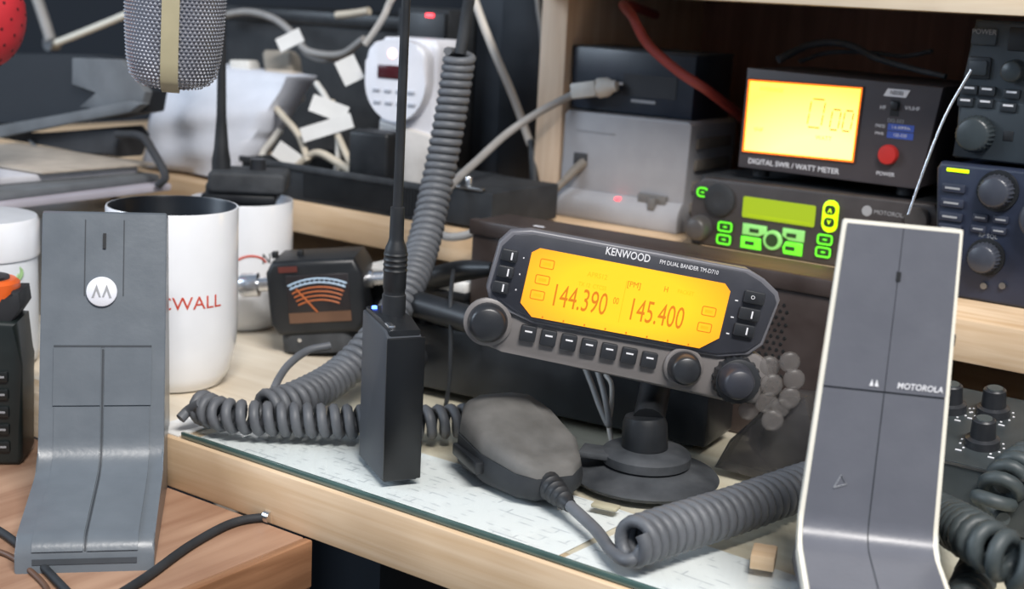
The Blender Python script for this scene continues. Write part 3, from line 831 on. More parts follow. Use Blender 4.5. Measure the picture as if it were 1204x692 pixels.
# ================================================================== slim black handheld with antenna, middle
bh = thing('slim_handheld_radio', 'slim black handheld radio with blue light and tall antenna on the glass', 'radio', (-0.4445, 0.529, 0.0), (0, 0, -31.3))
prism('body', mat('matt_black_body', (62, 66, 72), 0.55, vary=0.1), bh, [(-0.0215, 0), (0.0215, 0), (0.0215, 0.076), (0.016, 0.0795), (-0.0215, 0.0815)][::-1], -0.0105, 0.0085, 0.0012, 2)
box('dark_right_face', mat('gloss_black', (13, 15, 18), 0.35), bh, 0.0205, 0.0222, -0.0105, 0.0100, 0.0005, 0.0765, 0.0006)  # thin near-black sheet over the whole right face, darker than the body
prism('top_plate', BLACK, bh, [(-0.021, 0.0800), (0.020, 0.0770), (0.020, 0.0800), (0.005, 0.0835), (-0.021, 0.0835)][::-1], -0.009, 0.008, 0.0012, 2)
lathe('blue_light', LED_BLUE, bh, [(0.0016, 0.083), (0.0014, 0.0848), (0, 0.0852)], 12, at(-0.015, -0.006, 0))
box('chrome_trim', SILVER, bh, 0.002, 0.018, -0.0085, -0.005, 0.0805, 0.0822, 0.0005, 2)
an = lathe('antenna_sleeve', RUBBER, bh, [(0.0062, 0.080), (0.0062, 0.094), (0.0056, 0.0945), (0.0056, 0.097), (0.0060, 0.0975), (0.0060, 0.116), (0.0055, 0.119), (0.0042, 0.122), (0.0038, 0.124), (0.0036, 0.140), (0, 0.141)], 24, at(-0.003, 0.0, 0, Matrix.Rotation(RAD(1.2), 4, 'Y')))
for i in range(4):
    lathe('ridge', RUBBER, an, [(0.0060, 0.106 + i * 0.0028), (0.0064, 0.1070 + i * 0.0028), (0.0060, 0.108 + i * 0.0028)], 24, at(-0.003, 0.0, 0, Matrix.Rotation(RAD(1.2), 4, 'Y')), close=False)
lathe('antenna_whip', RUBBER, bh, [(0.0026, 0.139), (0.0024, 0.20), (0.0022, 0.30), (0.0, 0.301)], 14, at(-0.003, 0, 0, Matrix.Rotation(RAD(1.2), 4, 'Y')))

# ================================================================== analogue meter on the desk
am = thing('analogue_meter', 'small black analogue meter with orange scale and silver connectors on the desk', 'meter', (-0.6434, 0.6901, -0.0008), (0, -6.5, 33))
prism('body', BLACK, am, [(-0.026, 0.014), (0.029, 0.014), (0.036, 0.022), (0.036, 0.056), (0.031, 0.066), (-0.026, 0.066), (-0.031, 0.058), (-0.031, 0.022)][::-1], -0.026, 0.024, 0.004, 3)
prism('foot', BLACK_DUST, am, rounded(0.052, 0.046, 0.010, 5, 0.0, 0.0), 0.0, 0.016, 0.003, 3, 'XY')
prism('scale_window', METER_FACE, am, [(-0.017, 0.0225), (0.026, 0.0225), (0.026, 0.056), (-0.017, 0.056)][::-1], -0.0266, -0.0255, 0.0003)
sw_ = prism('lower_band', mat('meter_copper', (104, 76, 58), 0.5), am, [(-0.017, 0.0228), (0.026, 0.0228), (0.026, 0.030), (-0.017, 0.030)][::-1], -0.0269, -0.0264)
for i, (rr, mm_) in enumerate(((0.050, METER_BLUE), (0.0472, METER_BLUE), (0.0440, METER_ORANGE), (0.0410, METER_ORANGE), (0.0380, METER_ORANGE), (0.0350, METER_ORANGE))):
    bm = bmesh.new()
    add_tube(bm, [Vector((0.0045 + rr * math.sin(RAD(a)), -0.0268, 0.0035 + rr * math.cos(RAD(a)))) for a in range(-24, 25, 4)], 0.0007 if i < 2 else 0.0006, 5)
    finish('scale_arc', mm_, bm, am)
bm = bmesh.new()
for a in range(-22, 23, 4):
    s_, c_ = math.sin(RAD(a)), math.cos(RAD(a))
    add_tube(bm, [Vector((0.0045 + 0.0470 * s_, -0.0269, 0.0035 + 0.0470 * c_)), Vector((0.0045 + 0.0505 * s_, -0.0269, 0.0035 + 0.0505 * c_))], 0.0004, 4)
finish('scale_ticks', METER_BLUE, bm, am)
tube('needle', METER_ORANGE, am, [(0.003, -0.0272, 0.030), (-0.0105, -0.0272, 0.047)], 0.0006, 6)
box('maker_plate', mat('dim_red', (96, 46, 40), 0.5), am, -0.0215, -0.0085, -0.0266, -0.0255, 0.0585, 0.0625)
lathe('screw', SILVER, am, [(0.0016, 0), (0.0014, 0.0008), (0, 0.0009)], 12, at(-0.012, -0.0235, 0.010, FRONT))
for s in (-1, 1):
    Mx = Matrix.Translation((s * 0.035 if s > 0 else -0.030, 0.0, 0.046)) @ Matrix.Rotation(RAD(90 * s), 4, 'Y')
    c = lathe('connector', SILVER, am, [(0.0065, 0), (0.0065, 0.004), (0.0052, 0.0045), (0.0052, 0.012), (0.0085, 0.0125), (0.0085, 0.024), (0.0070, 0.026), (0, 0.026)], 24, Mx)
for (x0, x1) in ((-0.030, -0.026), (-0.012, -0.008)):
    box('hook', BLACK, am, x0, x1, -0.006, 0.0, 0.065, 0.0695, 0.0006)
tag(tube('coax_cable', BLACK, None, [(-0.6210, 0.7205, 0.0450), (-0.5964, 0.7149, 0.0450), (-0.5737, 0.7149, 0.0500), (-0.5581, 0.7231, 0.0550)], 0.0035, 10), 'black coax cable leaving the right connector of the analogue meter', 'cable')

# ================================================================== spring cords
tag(coil('coiled_cord', COIL, None, [(-0.5637, 0.7300, 0.2088), (-0.5657, 0.7300, 0.1929), (-0.5672, 0.7250, 0.1588), (-0.5675, 0.7150, 0.1192), (-0.5555, 0.6880, 0.0834), (-0.5379, 0.6500, 0.0605), (-0.5320, 0.6150, 0.0373), (-0.5340, 0.5857, 0.0200), (-0.5279, 0.5464, 0.0160), (-0.5322, 0.5236, 0.0140)], 0.0085, 0.0029, 0.0056), 'thick grey coiled cord hanging past the white timer down to the desk', 'cord')
tag(tube('hanging_lead', BLACK_SOFT, None, [(-0.5636, 0.7300, 0.2077), (-0.5638, 0.7350, 0.2323), (-0.5600, 0.7350, 0.2655), (-0.5605, 0.7400, 0.3779), (-0.5706, 0.7450, 0.5550)], 0.0040, 10), 'smooth black lead above the hanging grey coiled cord', 'cord')
tag(coil('coiled_cord', COIL, None, [(-0.5681, 0.5080, 0.0105), (-0.5488, 0.5070, 0.0105), (-0.5317, 0.5153, 0.0105), (-0.5145, 0.5280, 0.0105), (-0.4956, 0.5424, 0.0105), (-0.4794, 0.5563, 0.0105), (-0.4589, 0.5765, 0.0105), (-0.4442, 0.5953, 0.0105)], 0.0072, 0.0030, 0.0074), 'grey coiled cord lying along the desk behind the slim black radio', 'cord')
tag(tube('cord_end', COIL, None, [(-0.5700, 0.4947, 0.0060), (-0.5691, 0.5001, 0.0100), (-0.5597, 0.5005, 0.0160)], 0.0030, 10), 'short grey cord end lying beside the white mug', 'cord')
tag(tube('looping_lead', COIL, None, [(-0.5463, 0.5415, 0.0120), (-0.5516, 0.5521, 0.0200), (-0.5579, 0.5681, 0.0260), (-0.5617, 0.5879, 0.0300), (-0.5556, 0.6010, 0.0320)], 0.0024, 10), 'smooth grey lead looping from the coiled cord past the analogue meter', 'cord')

# speaker microphone with its cord
sm = thing('speaker_microphone', 'black and grey speaker microphone lying on the glass before the suction mount', 'microphone', (-0.3865, 0.567, 0.0), (0, 0, -29))
L_ = [(-0.041, 0.012), (-0.036, 0.023), (-0.016, 0.029), (0.012, 0.029), (0.032, 0.021), (0.041, 0.011), (0.041, -0.010), (0.032, -0.018), (0.006, -0.026), (-0.022, -0.027), (-0.036, -0.020), (-0.041, -0.010)]
def loft(name, m, parent, layers, smooth=50):
    bm = bmesh.new(); rows = [[bm.verts.new((x * sx + ox, y * sy, z + tz * x)) for x, y in L_] for (sx, sy, z, tz, ox) in layers]
    n = len(L_)
    for a, b in zip(rows, rows[1:]):
        for i in range(n): bm.faces.new((a[i], a[(i + 1) % n], b[(i + 1) % n], b[i]))
    bm.faces.new(rows[0][::-1]); bm.faces.new(rows[-1])
    return finish(name, bm, m, parent, smooth)
loft('shell', BLACK_SOFT, sm, [(0.90, 0.88, 0.0, 0, 0), (0.98, 0.97, 0.003, 0, 0), (1.0, 1.0, 0.010, -0.03, 0), (0.98, 0.98, 0.0165, -0.10, 0)])
loft('grille_cover', mat('dusty_grille', (92, 91, 89), 0.75, vary=0.2, dust=0.15), sm, [(0.95, 0.95, 0.0160, -0.10, 0), (0.97, 0.97, 0.0175, -0.12, 0), (0.95, 0.94, 0.0235, -0.18, 0), (0.86, 0.84, 0.0265, -0.20, 0), (0.5, 0.5, 0.0285, -0.2, 0)])
tube('seam_ridge', BLACK_SOFT, sm, [(-0.034, -0.010, 0.0282), (-0.020, -0.017, 0.0268), (0.004, -0.016, 0.0225), (0.024, -0.009, 0.0180)], 0.0010, 6)
box('talk_bar', BLACK, sm, -0.024, 0.010, -0.0295, -0.024, 0.006, 0.013, 0.0015, 2, Matrix.Rotation(RAD(-2), 4, 'Z'))
bm = bmesh.new()
SR = [(0.0080, 0.0)]
for i in range(5): SR += [(0.0078 - i * 0.0007, 0.002 + i * 0.0045), (0.0066 - i * 0.0007, 0.0035 + i * 0.0045), (0.0066 - i * 0.0007, 0.0050 + i * 0.0045)]
SR += [(0.0034, 0.026), (0, 0.0262)]
add_lathe(bm, SR, 18, at(0.036, -0.002, 0.0085, Matrix.Rotation(RAD(96), 4, 'Y')))
finish('strain_relief', RUBBER, bm, sm)
tag(tube('microphone_lead', COIL, None, [(-0.3365, 0.5370, 0.0062), (-0.3099, 0.5213, 0.0045), (-0.2922, 0.5065, 0.0040), (-0.2804, 0.4988, 0.0050), (-0.2756, 0.5008, 0.0070), (-0.2732, 0.5049, 0.0125), (-0.2734, 0.5287, 0.0125)], 0.0030, 10), 'smooth grey lead between the speaker microphone and its coiled cord', 'cord')
tag(coil('coiled_cord', COIL, None, [(-0.2796, 0.5016, 0.0125), (-0.2734, 0.5287, 0.0125), (-0.2645, 0.5625, 0.0125), (-0.2570, 0.5985, 0.0125), (-0.2490, 0.6372, 0.0125), (-0.2380, 0.6795, 0.0125)], 0.0090, 0.0031, 0.0058, per=18), 'tight grey coiled cord on the glass left of the cream-edged microphone', 'cord')
tag(coil('coiled_cord', COIL_DK, None, [(-0.1928, 0.6401, 0.0120), (-0.1814, 0.6250, 0.0160), (-0.1570, 0.5787, 0.0300), (-0.1395, 0.5527, 0.0360), (-0.1225, 0.5481, 0.0320), (-0.1078, 0.5729, 0.0160)], 0.0080, 0.0036, 0.0078), 'dark coiled cord running right from behind the cream-edged microphone', 'cord')
tag(coil('coiled_cord', COIL_DK, None, [(-0.1568, 0.7228, 0.0300), (-0.1611, 0.6863, 0.0300), (-0.1644, 0.6654, 0.0240), (-0.1677, 0.6588, 0.0125)], 0.0080, 0.0036, 0.0078), 'dark coiled cord curling down in front of the mixer', 'cord')
tag(coil('coiled_cord', COIL_DK, None, [(-0.1516, 0.5938, 0.0098), (-0.1459, 0.5609, 0.0098), (-0.1381, 0.5164, 0.0098)], 0.0064, 0.0032, 0.0070), 'short dark coiled cord at the bottom frame edge below the mixer', 'cord')

# small bits on the glass
wbk = box('wood_block', PINE, None, -0.0055, 0.0055, -0.008, 0.008, 0, 0.007, 0.0008)
wbk.location = (-0.2357, 0.5485, 0.0000); wbk.rotation_euler = (0, 0, RAD(20)); tag(wbk, 'small pine wood block on the glass beside the cream-edged microphone', 'wood')
sc_ = box('putty_piece', mat('putty', (170, 164, 140), 0.7), None, -0.007, 0.007, -0.0035, 0.0035, 0, 0.0022, 0.001)
sc_.location = (-0.3266, 0.5580, 0.0000); sc_.rotation_euler = (0, 0, RAD(10)); tag(sc_, 'flat yellowish putty piece in front of the suction cup', 'putty')
# cables on the brown table
tag(tube('table_cable', BLACK_SOFT, None, [(-0.4768, 0.3762, -0.0310), (-0.4837, 0.4002, -0.0310), (-0.4967, 0.4381, -0.0310), (-0.5026, 0.4725, -0.0310), (-0.4937, 0.4905, -0.0310), (-0.4798, 0.4937, -0.0310), (-0.4621, 0.4927, -0.0310)], 0.0024, 10), 'thin black cable running over the brown table to the desk edge', 'cable')
tag(tube('table_cable', BLACK_SOFT, None, [(-0.5979, 0.3872, -0.0310), (-0.5691, 0.3834, -0.0310), (-0.5347, 0.3752, -0.0310), (-0.4921, 0.3625, -0.0310)], 0.0020, 10), 'black cable crossing the left front of the brown table', 'cable')
tag(tube('table_cable', mat('brown_cable', (92, 66, 50), 0.5), None, [(-0.5716, 0.3697, -0.0320), (-0.5497, 0.3714, -0.0320), (-0.5157, 0.3639, -0.0320), (-0.4970, 0.3550, -0.0320)], 0.0014, 10), 'thin brown cable beside the black one at the lower left', 'cable')
cl_ = lathe('cable_clip', SILVER, None, [(0.0036, -0.002), (0.0036, 0.002), (0, 0.002)], 14, at(*(-0.4935, 0.4890, -0.0300), Matrix.Rotation(RAD(90), 4, 'Y')))
tag(cl_, 'small shiny clip on the black cable at the table edge', 'clip')

# ================================================================== devices on the shelf, right bay
ch = thing('grey_power_box', 'light grey power box with red light on the shelf beside the post', 'box', (-0.540, 0.890, 0.0815))
prism('shell', GREY_BOX, ch, [(-0.0430, 0.0), (0.0665, 0.0), (0.0690, 0.080), (0.0660, 0.0825), (-0.0395, 0.0815), (-0.0420, 0.079)][::-1], 0.0, 0.075, 0.0015, 2)
prism('plinth', GREY_BOX, ch, [(-0.006, 0.0), (-0.0075, 0.003), (-0.0065, 0.016), (-0.001, 0.022), (0.004, 0.022), (0.004, 0.0)], -0.0435, 0.0668, 0.0006, 2, 'YZ')
for i in range(4):
    box('side_louvre', GREY_BOX_SIDE, ch, 0.0665, 0.0705, 0.010, 0.064, 0.014 + i * 0.016, 0.022 + i * 0.016, 0.001)
box('socket', mat('socket_dark', (60, 60, 62), 0.6), ch, -0.031, -0.019, -0.0012, 0.003, 0.041, 0.050, 0.0005)
box('red_light', LED_RED, ch, 0.0115, 0.0150, -0.0058, -0.001, 0.0185, 0.0205, 0.0003)
box('slot', mat('socket_grey', (108, 106, 104), 0.6), ch, 0.030, 0.054, -0.0035, 0.003, 0.0185, 0.0260, 0.0006)
box('slot', mat('socket_grey', (108, 106, 104), 0.6), ch, 0.041, 0.047, -0.0075, 0.003, 0.0150, 0.0240, 0.0006)
box('vent_line', PRINT_G, ch, -0.030, 0.004, -0.0006, 0.001, 0.0668, 0.0680)
ad = thing('black_adapter', 'black box with a pale plug on top of the grey power box', 'box', (-0.537, 0.900, 0.1645))
prism('shell', mat('blue_black_gloss', (34, 42, 54), 0.3, vary=0.15), ad, [(-0.0470, 0.0), (0.0600, 0.0), (0.0605, 0.0465), (-0.0485, 0.0475)][::-1], 0.0, 0.060, 0.0015, 2)
box('lid_edge', BLACK_DUST, ad, -0.0486, 0.0607, 0.002, 0.060, 0.0465, 0.0482, 0.0004)
box('label_plate', mat('label_dark', (26, 28, 34), 0.4), ad, 0.000, 0.046, -0.0006, 0.001, 0.0135, 0.030)
box('label_strip', PRINT_G, ad, 0.008, 0.029, -0.001, 0.0005, 0.0090, 0.0112)
box('indicator', PRINT_W, ad, -0.0040, -0.0005, -0.0007, 0.001, 0.0210, 0.0228)
# pale plug and its cable
pg = thing('plug_lead', 'pale plug and cable pushed into the black adapter and hanging left', 'cable', (0, 0, 0))
PA, PB = Vector((-0.5741, 0.8900, 0.1782)), Vector((-0.5396, 0.8930, 0.1848))
bm = bmesh.new(); add_box(bm, -0.0085, 0.0085, -0.006, 0.006, 0.0, 0.022, 0.002, 2, aim(PA, PB)); finish('plug_body', WHITE_DIRTY, bm, pg)
bm = bmesh.new(); add_lathe(bm, [(0.0078, 0.021), (0.0074, 0.028), (0.0046, 0.033), (0.0040, 0.036), (0, 0.036)], 18, aim(PA, PB)); finish('plug_nose', WHITE_DIRTY, bm, pg)
tube('lead', CABLE_G, pg, [(-0.5696, 0.8880, 0.1780), (-0.5808, 0.8820, 0.1707), (-0.5957, 0.8700, 0.1594), (-0.6086, 0.8500, 0.1434), (-0.6022, 0.8050, 0.1263), (-0.5934, 0.7660, 0.1141), (-0.5995, 0.7570, 0.0994), (-0.5995, 0.7520, 0.0864), (-0.5867, 0.7500, 0.0792), (-0.5693, 0.7500, 0.0817), (-0.5576, 0.7520, 0.0874)], 0.0031, 10)
pg2 = thing('plug_lead', 'grey plug and lead in the socket of the grey power box', 'cable', (0, 0, 0))
tube('plug', GREY_BOX_SIDE, pg2, [(-0.5620, 0.8920, 0.1248), (-0.5671, 0.8860, 0.1180), (-0.5720, 0.8800, 0.1100)], lambda t: 0.0044 - 0.0012 * t, 10)
tube('lead', GREY_BOX_SIDE, pg2, [(-0.5712, 0.8810, 0.1113), (-0.5783, 0.8760, 0.1016), (-0.5835, 0.8740, 0.0931), (-0.5839, 0.8730, 0.0844)], 0.0030, 10)
tag(tube('red_cable', RED_CABLE, None, [(-0.562, 0.985, 0.238), (-0.5412, 0.9000, 0.2455), (-0.5129, 0.8660, 0.2370), (-0.5009, 0.8700, 0.2184), (-0.4769, 0.8750, 0.2006), (-0.4592, 0.8850, 0.1891), (-0.4575, 0.9250, 0.1737), (-0.4634, 0.9750, 0.1568), (-0.4727, 1.0100, 0.1405)], 0.0036, 10), 'dull red cable draped across the black adapter', 'cable')

mr_ = thing('mobile_radio', 'mobile radio with green backlit keys below the orange watt meter', 'radio', (-0.360, 0.862, 0.0812))
prism('shell', BLACK_SOFT, mr_, [(-0.088, 0.002), (0.082, 0.002), (0.084, 0.049), (-0.088, 0.049)][::-1], 0.004, 0.150, 0.002)
prism('front_panel', mat('taupe_black', (58, 54, 54), 0.42, vary=0.1, dust=0.05), mr_, [(-0.0885, 0.0), (0.083, 0.0), (0.086, 0.010), (0.087, 0.044), (0.083, 0.0505), (-0.082, 0.0485), (-0.0905, 0.042), (-0.091, 0.008)][::-1], -0.002, 0.010, 0.002, 3)
d = prism('display', DISP_GREEN, mr_, mmp(rounded(53.5, 14.6, 1.2, 3, -23.2, 31.8)), -0.0028, -0.0015)
box('text_line', mat('lcd_green_ink', (132, 152, 0), 0.6, emit=(134, 158, 0), estr=0.7), d, -0.046, 0.001, -0.0031, -0.0027, 0.0262, 0.0272)
lathe('speaker_port', BLACK_SOFT, mr_, [(0.0115, 0), (0.0115, 0.002), (0.009, 0.003), (0.004, 0.0022), (0, 0.0022)], 28, at(-0.068, -0.0018, 0.034, FRONT))
knob('volume_knob', mat('grey_knob', (72, 70, 70), 0.4), mr_, -0.0815, 0.0125, -0.001, 0.0092, 0.012, taper=0.8)
def outline_key(x, z, w, h, m, fill=KEY_DARK, r=2.0):
    o = prism('key', fill, mr_, mmp(rounded(w, h, r, 4, x, z)), -0.0034, -0.001)
    ring_prism('glow_rim', m, o, mmp(rounded(w, h, r, 4, x, z)), mmp(rounded(w - 2.2, h - 2.2, r * 0.6, 4, x, z)), -0.0038, -0.0033)
    box('mark', m, o, (x - w * 0.13) * K, (x + w * 0.13) * K, -0.0037, -0.0033, (z - 0.5) * K, (z + 0.5) * K)
outline_key(-81.5, 37.9, 9.0, 7.0, KEY_GREEN, r=3)
outline_key(-61.8, 15.8, 11.2, 7.2, KEY_GREEN); outline_key(-62.0, 6.8, 11.2, 7.2, KEY_GREEN)
outline_key(12.6, 17.6, 11.0, 7.2, KEY_GREEN); outline_key(12.2, 9.0, 11.0, 7.2, KEY_GREEN)
for (pts, f) in (([(-48.5, 12.6), (-36, 12.6), (-30.5, 15.5), (-30.5, 20.4), (-48.5, 20.4)], KEY_PALE), ([(-18.5, 15.8), (-13, 13.2), (-2.5, 13.2), (-2.5, 21.2), (-18.5, 21.2)], KEY_PALE),
                 ([(-49, 3.2), (-33.5, 3.2), (-34.5, 11.2), (-49, 11.2)], KEY_GREEN), ([(-16.5, 3.6), (-3.2, 3.6), (-3.2, 12.2), (-15.5, 12.2), (-17.5, 8)], KEY_GREEN)):
    k_ = prism('key', f, mr_, mmp(pts)[::-1], -0.0036, -0.001, 0.0006)
    cx = sum(p[0] for p in pts) / len(pts); cz = sum(p[1] for p in pts) / len(pts)
    box('mark', KEY_DARK, k_, (cx - 4) * K, (cx + 3) * K, -0.0039, -0.0034, (cz - 1.4) * K, (cz + 1.4) * K)
k_ = lathe('centre_key', KEY_PALE, mr_, [(0.0068, 0), (0.0068, 0.003), (0.0062, 0.0036), (0, 0.0036)], 28, at(-0.0251, -0.001, 0.0117, FRONT))
lathe('cap', KEY_DARK, k_, [(0.0046, 0.0034), (0.0044, 0.0042), (0, 0.0042)], 24, at(-0.0251, -0.001, 0.0117, FRONT))
pill = prism('channel_rocker', KEY_YELLOW, mr_, mmp(rounded(10.6, 21.5, 5.0, 6, 14.4, 33.6)), -0.0036, -0.001, 0.0005)
for z in (38.0, 29.6):
    o = prism('rocker_cap', KEY_DARK, pill, mmp(rounded(7.4, 6.4, 2.6, 4, 14.4, z)), -0.0041, -0.003)
text('mark', '^', 0.007, 0.0144, 0.0362, -0.0042, KEY_YELLOW, pill); text('mark', 'v', 0.006, 0.0144, 0.0302, -0.0042, KEY_YELLOW, pill)
lathe('badge', PRINT_G, mr_, [(0.0036, 0), (0.0034, 0.0006), (0, 0.0006)], 20, at(0.039, -0.0018, 0.0405, FRONT))
text('lettering', 'MOTOROLA', 0.004, 0.055, 0.0405, -0.0022, PRINT_G, mr_)
lathe('side_port', mat('grey_knob', (72, 70, 70), 0.4), mr_, [(0.0085, 0), (0.0085, 0.004), (0.0070, 0.006), (0, 0.006)], 24, at(0.0735, -0.001, 0.0395, FRONT))

sw = thing('watt_meter', 'digital watt meter with glowing amber display on top of the mobile radio', 'meter', (-0.360, 0.872, 0.1385))
prism('case', mat('case_grey', (62, 58, 60), 0.5, vary=0.08, dust=0.05), sw, [(-0.060, 0.001), (0.067, 0.001), (0.0745, 0.0665), (-0.0605, 0.0685)][::-1], 0.002, 0.100, 0.0015)
face = prism('face_plate', mat('face_grey', (70, 66, 70), 0.5, vary=0.06), sw, [(-0.0618, 0.000), (0.0678, 0.000), (0.0765, 0.0665), (-0.0610, 0.0690)][::-1], -0.002, 0.004, 0.0012, 2)
d = prism('display', DISP_SWR, sw, [(-0.0575, 0.0125), (0.0215, 0.0140), (0.0225, 0.0610), (-0.0575, 0.0600)][::-1], -0.0026, -0.0015)
ring_prism('glow_bleed_ring', mat('amber_bleed', (255, 120, 20), 0.4, emit=(255, 116, 14), estr=1.3), sw, [(-0.0586, 0.0114), (0.0226, 0.0129), (0.0236, 0.0621), (-0.0586, 0.0611)], [(-0.0575, 0.0125), (0.0215, 0.0140), (0.0225, 0.0610), (-0.0575, 0.0600)], -0.0032, -0.0018)  # added glowing ring imitating the orange bleed around the display
ring_prism('display_frame', mat('frame_brown', (92, 60, 44), 0.4), sw, [(-0.0595, 0.0105), (0.0235, 0.0120), (0.0245, 0.0630), (-0.0595, 0.0620)], [(-0.0575, 0.0125), (0.0215, 0.0140), (0.0225, 0.0610), (-0.0575, 0.0600)], -0.0030, -0.0018)
SEG = mat('lcd_segment', (60, 50, 0), 0.6, emit=(120, 96, 0), estr=0.6); SEG2 = mat('lcd_segment_faint', (230, 190, 60), 0.6, emit=(226, 180, 60), estr=1.2)
def seg_zero(x, z, w, h, m, lean=0.10):
    o_ = [(x - w / 2 - lean * h / 2, z - h / 2), (x + w / 2 - lean * h / 2, z - h / 2), (x + w / 2 + lean * h / 2, z + h / 2), (x - w / 2 + lean * h / 2, z + h / 2)]
    for i in range(4):
        a, b = Vector(o_[i]), Vector(o_[(i + 1) % 4]); p, q = a.lerp(b, 0.1), a.lerp(b, 0.9)
        if i in (1, 3):
            for u, v in ((p, a.lerp(b, 0.47)), (a.lerp(b, 0.53), q)):
                bm = bmesh.new(); add_tube(bm, [Vector((u.x, -0.0027, u.y)) * 1.0, Vector((v.x, -0.0027, v.y))], 0.0005, 4); finish('digit_segment', m, bm, d)
        else:
            bm = bmesh.new(); add_tube(bm, [Vector((p.x, -0.0027, p.y)), Vector((q.x, -0.0027, q.y))], 0.0007, 4); finish('digit_segment', m, bm, d)
seg_zero(-0.0068, 0.0425, 0.0100, 0.019, SEG); seg_zero(0.0070, 0.0395, 0.0060, 0.0135, SEG); seg_zero(0.0158, 0.0395, 0.0060, 0.0135, SEG)
text('small_print', 'AVERAGE', 0.0042, -0.041, 0.0555, -0.0027, SEG2, d); text('small_print', 'VHF', 0.0040, -0.048, 0.0275, -0.0027, SEG2, d)
text('small_print', 'WATT', 0.0040, 0.000, 0.0265, -0.0027, SEG2, d)
text('lettering', 'DIGITAL SWR / WATT METER', 0.0052, -0.0205, 0.0052, -0.0021, PRINT_W, sw, xs=0.98, bold=0.00005)
prism('maker_badge', PRINT_W, sw, [(0.0380, 0.0580), (0.0530, 0.0580), (0.0555, 0.0630), (0.0405, 0.0630)][::-1], -0.0024, -0.0015)
text('badge_print', 'NISSEI', 0.0036, 0.0468, 0.0605, -0.0025, mat('face_grey', (70, 66, 70)), sw, xs=0.9)
box('slide_recess', mat('slot_black', (22, 24, 28), 0.6), sw, 0.0435, 0.0495, -0.0022, 0.0, 0.0455, 0.0560); box('slide_switch', BLACK, sw, 0.0440, 0.0490, -0.0045, -0.001, 0.0500, 0.0550, 0.0005)
text('lettering', 'HF', 0.0036, 0.0385, 0.0505, -0.0021, PRINT_W, sw); text('lettering', 'V/UHF', 0.0036, 0.0580, 0.0515, -0.0021, PRINT_W, sw)
text('lettering', 'DG-503', 0.0034, 0.0480, 0.0425, -0.0021, PRINT_G, sw)
for z, t_, a_ in ((0.0385, '1.6-60MHz', 'FREQ'), (0.0335, '125-525', 'PWR')):
    b_ = box('blue_label', BLUE_LABEL, sw, 0.0432, 0.0608, -0.0023, -0.0015, z - 0.0022, z + 0.0022)
    text('lettering', t_, 0.0028, 0.0520, z, -0.0024, PRINT_W, b_); text('lettering', a_, 0.0028, 0.0380, z, -0.0021, PRINT_W, sw)
lathe('power_button', RED_BTN, sw, [(0.0066, 0), (0.0066, 0.004), (0.0058, 0.0055), (0, 0.0062)], 28, at(0.0460, -0.001, 0.0205, FRONT))
text('lettering', 'POWER', 0.0036, 0.0450, 0.0075, -0.0021, PRINT_W, sw)
for x in (-0.05, 0.055):
    for y in (0.012, 0.085):
        lathe('foot', RUBBER, sw, [(0.006, -0.0060), (0.006, 0.0015), (0, 0.0015)], 16, at(x, y, 0))
# dark leads lying over the watt meter
tag(tube('dark_lead', BLACK_DUST, None, [(-0.4122, 0.9000, 0.2133), (-0.3964, 0.9200, 0.2249), (-0.3712, 0.9200, 0.2265), (-0.3450, 0.9100, 0.2190), (-0.3171, 0.9000, 0.2143), (-0.2900, 0.8920, 0.2110)], lambda t: 0.0030 - 0.0012 * t, 8), 'dark ribbon lead lying along the top of the watt meter', 'cable')
tag(tube('dark_lead', BLACK_DUST, None, [(-0.4026, 0.9150, 0.2127), (-0.3873, 0.9300, 0.2196), (-0.3560, 0.9300, 0.2216), (-0.3298, 0.9200, 0.2212), (-0.3070, 0.9100, 0.2261)], 0.0016, 8), 'thin dark lead rising behind the top of the watt meter', 'cable')

# two radios stacked at the right
br = thing('navy_radio', 'dark blue radio with round knobs and a yellow-green light at the right', 'radio', (-0.2500, 0.830, 0.0818))
prism('shell', BLUE_RADIO, br, [(-0.012, 0.0), (0.20, 0.0), (0.20, 0.080), (-0.012, 0.079)][::-1], 0.004, 0.20, 0.002)
prism('front_panel', BLUE_RADIO, br, [(-0.010, -0.0005), (0.205, -0.0005), (0.205, 0.083), (-0.016, 0.081), (-0.018, 0.077)][::-1], -0.003, 0.008, 0.0025, 3)
box('green_light', LED_GREEN, br, -0.0115, 0.0020, -0.0038, -0.002, 0.0758, 0.0778, 0.0003)
for i, (x, z) in enumerate(((-5.6, 66.0), (-5.4, 57.0), (-5.2, 48.5), (-5.0, 41.5))):
    o = prism('button', mat('navy_key', (44, 50, 66), 0.45), br, mmp(rounded(14, 5.2, 1, 3, x, z)), -0.0050, -0.002, 0.0006)
    box('mark', PRINT_G, o, (x - 5) * K, (x + 4) * K, -0.0053, -0.0049, (z - 0.6) * K, (z + 0.6) * K)
knob('dial_knob', mat('knob_navy', (62, 66, 76), 0.32), br, 0.0205, 0.0675, -0.002, 0.0100, 0.012, taper=0.9, flutes=24, segs=72)
lathe('knob_collar', BLACK, br, [(0.0125, 0), (0.0122, 0.0022), (0, 0.0022)], 28, at(0.0205, -0.0028, 0.0675, FRONT))
knob('dial_knob', mat('knob_navy', (62, 66, 76), 0.32), br, 0.0185, 0.0270, -0.002, 0.0092, 0.012, taper=0.9, flutes=24, segs=72)
lathe('knob_collar', BLACK, br, [(0.0115, 0), (0.0112, 0.0022), (0, 0.0022)], 28, at(0.0185, -0.0028, 0.0270, FRONT))
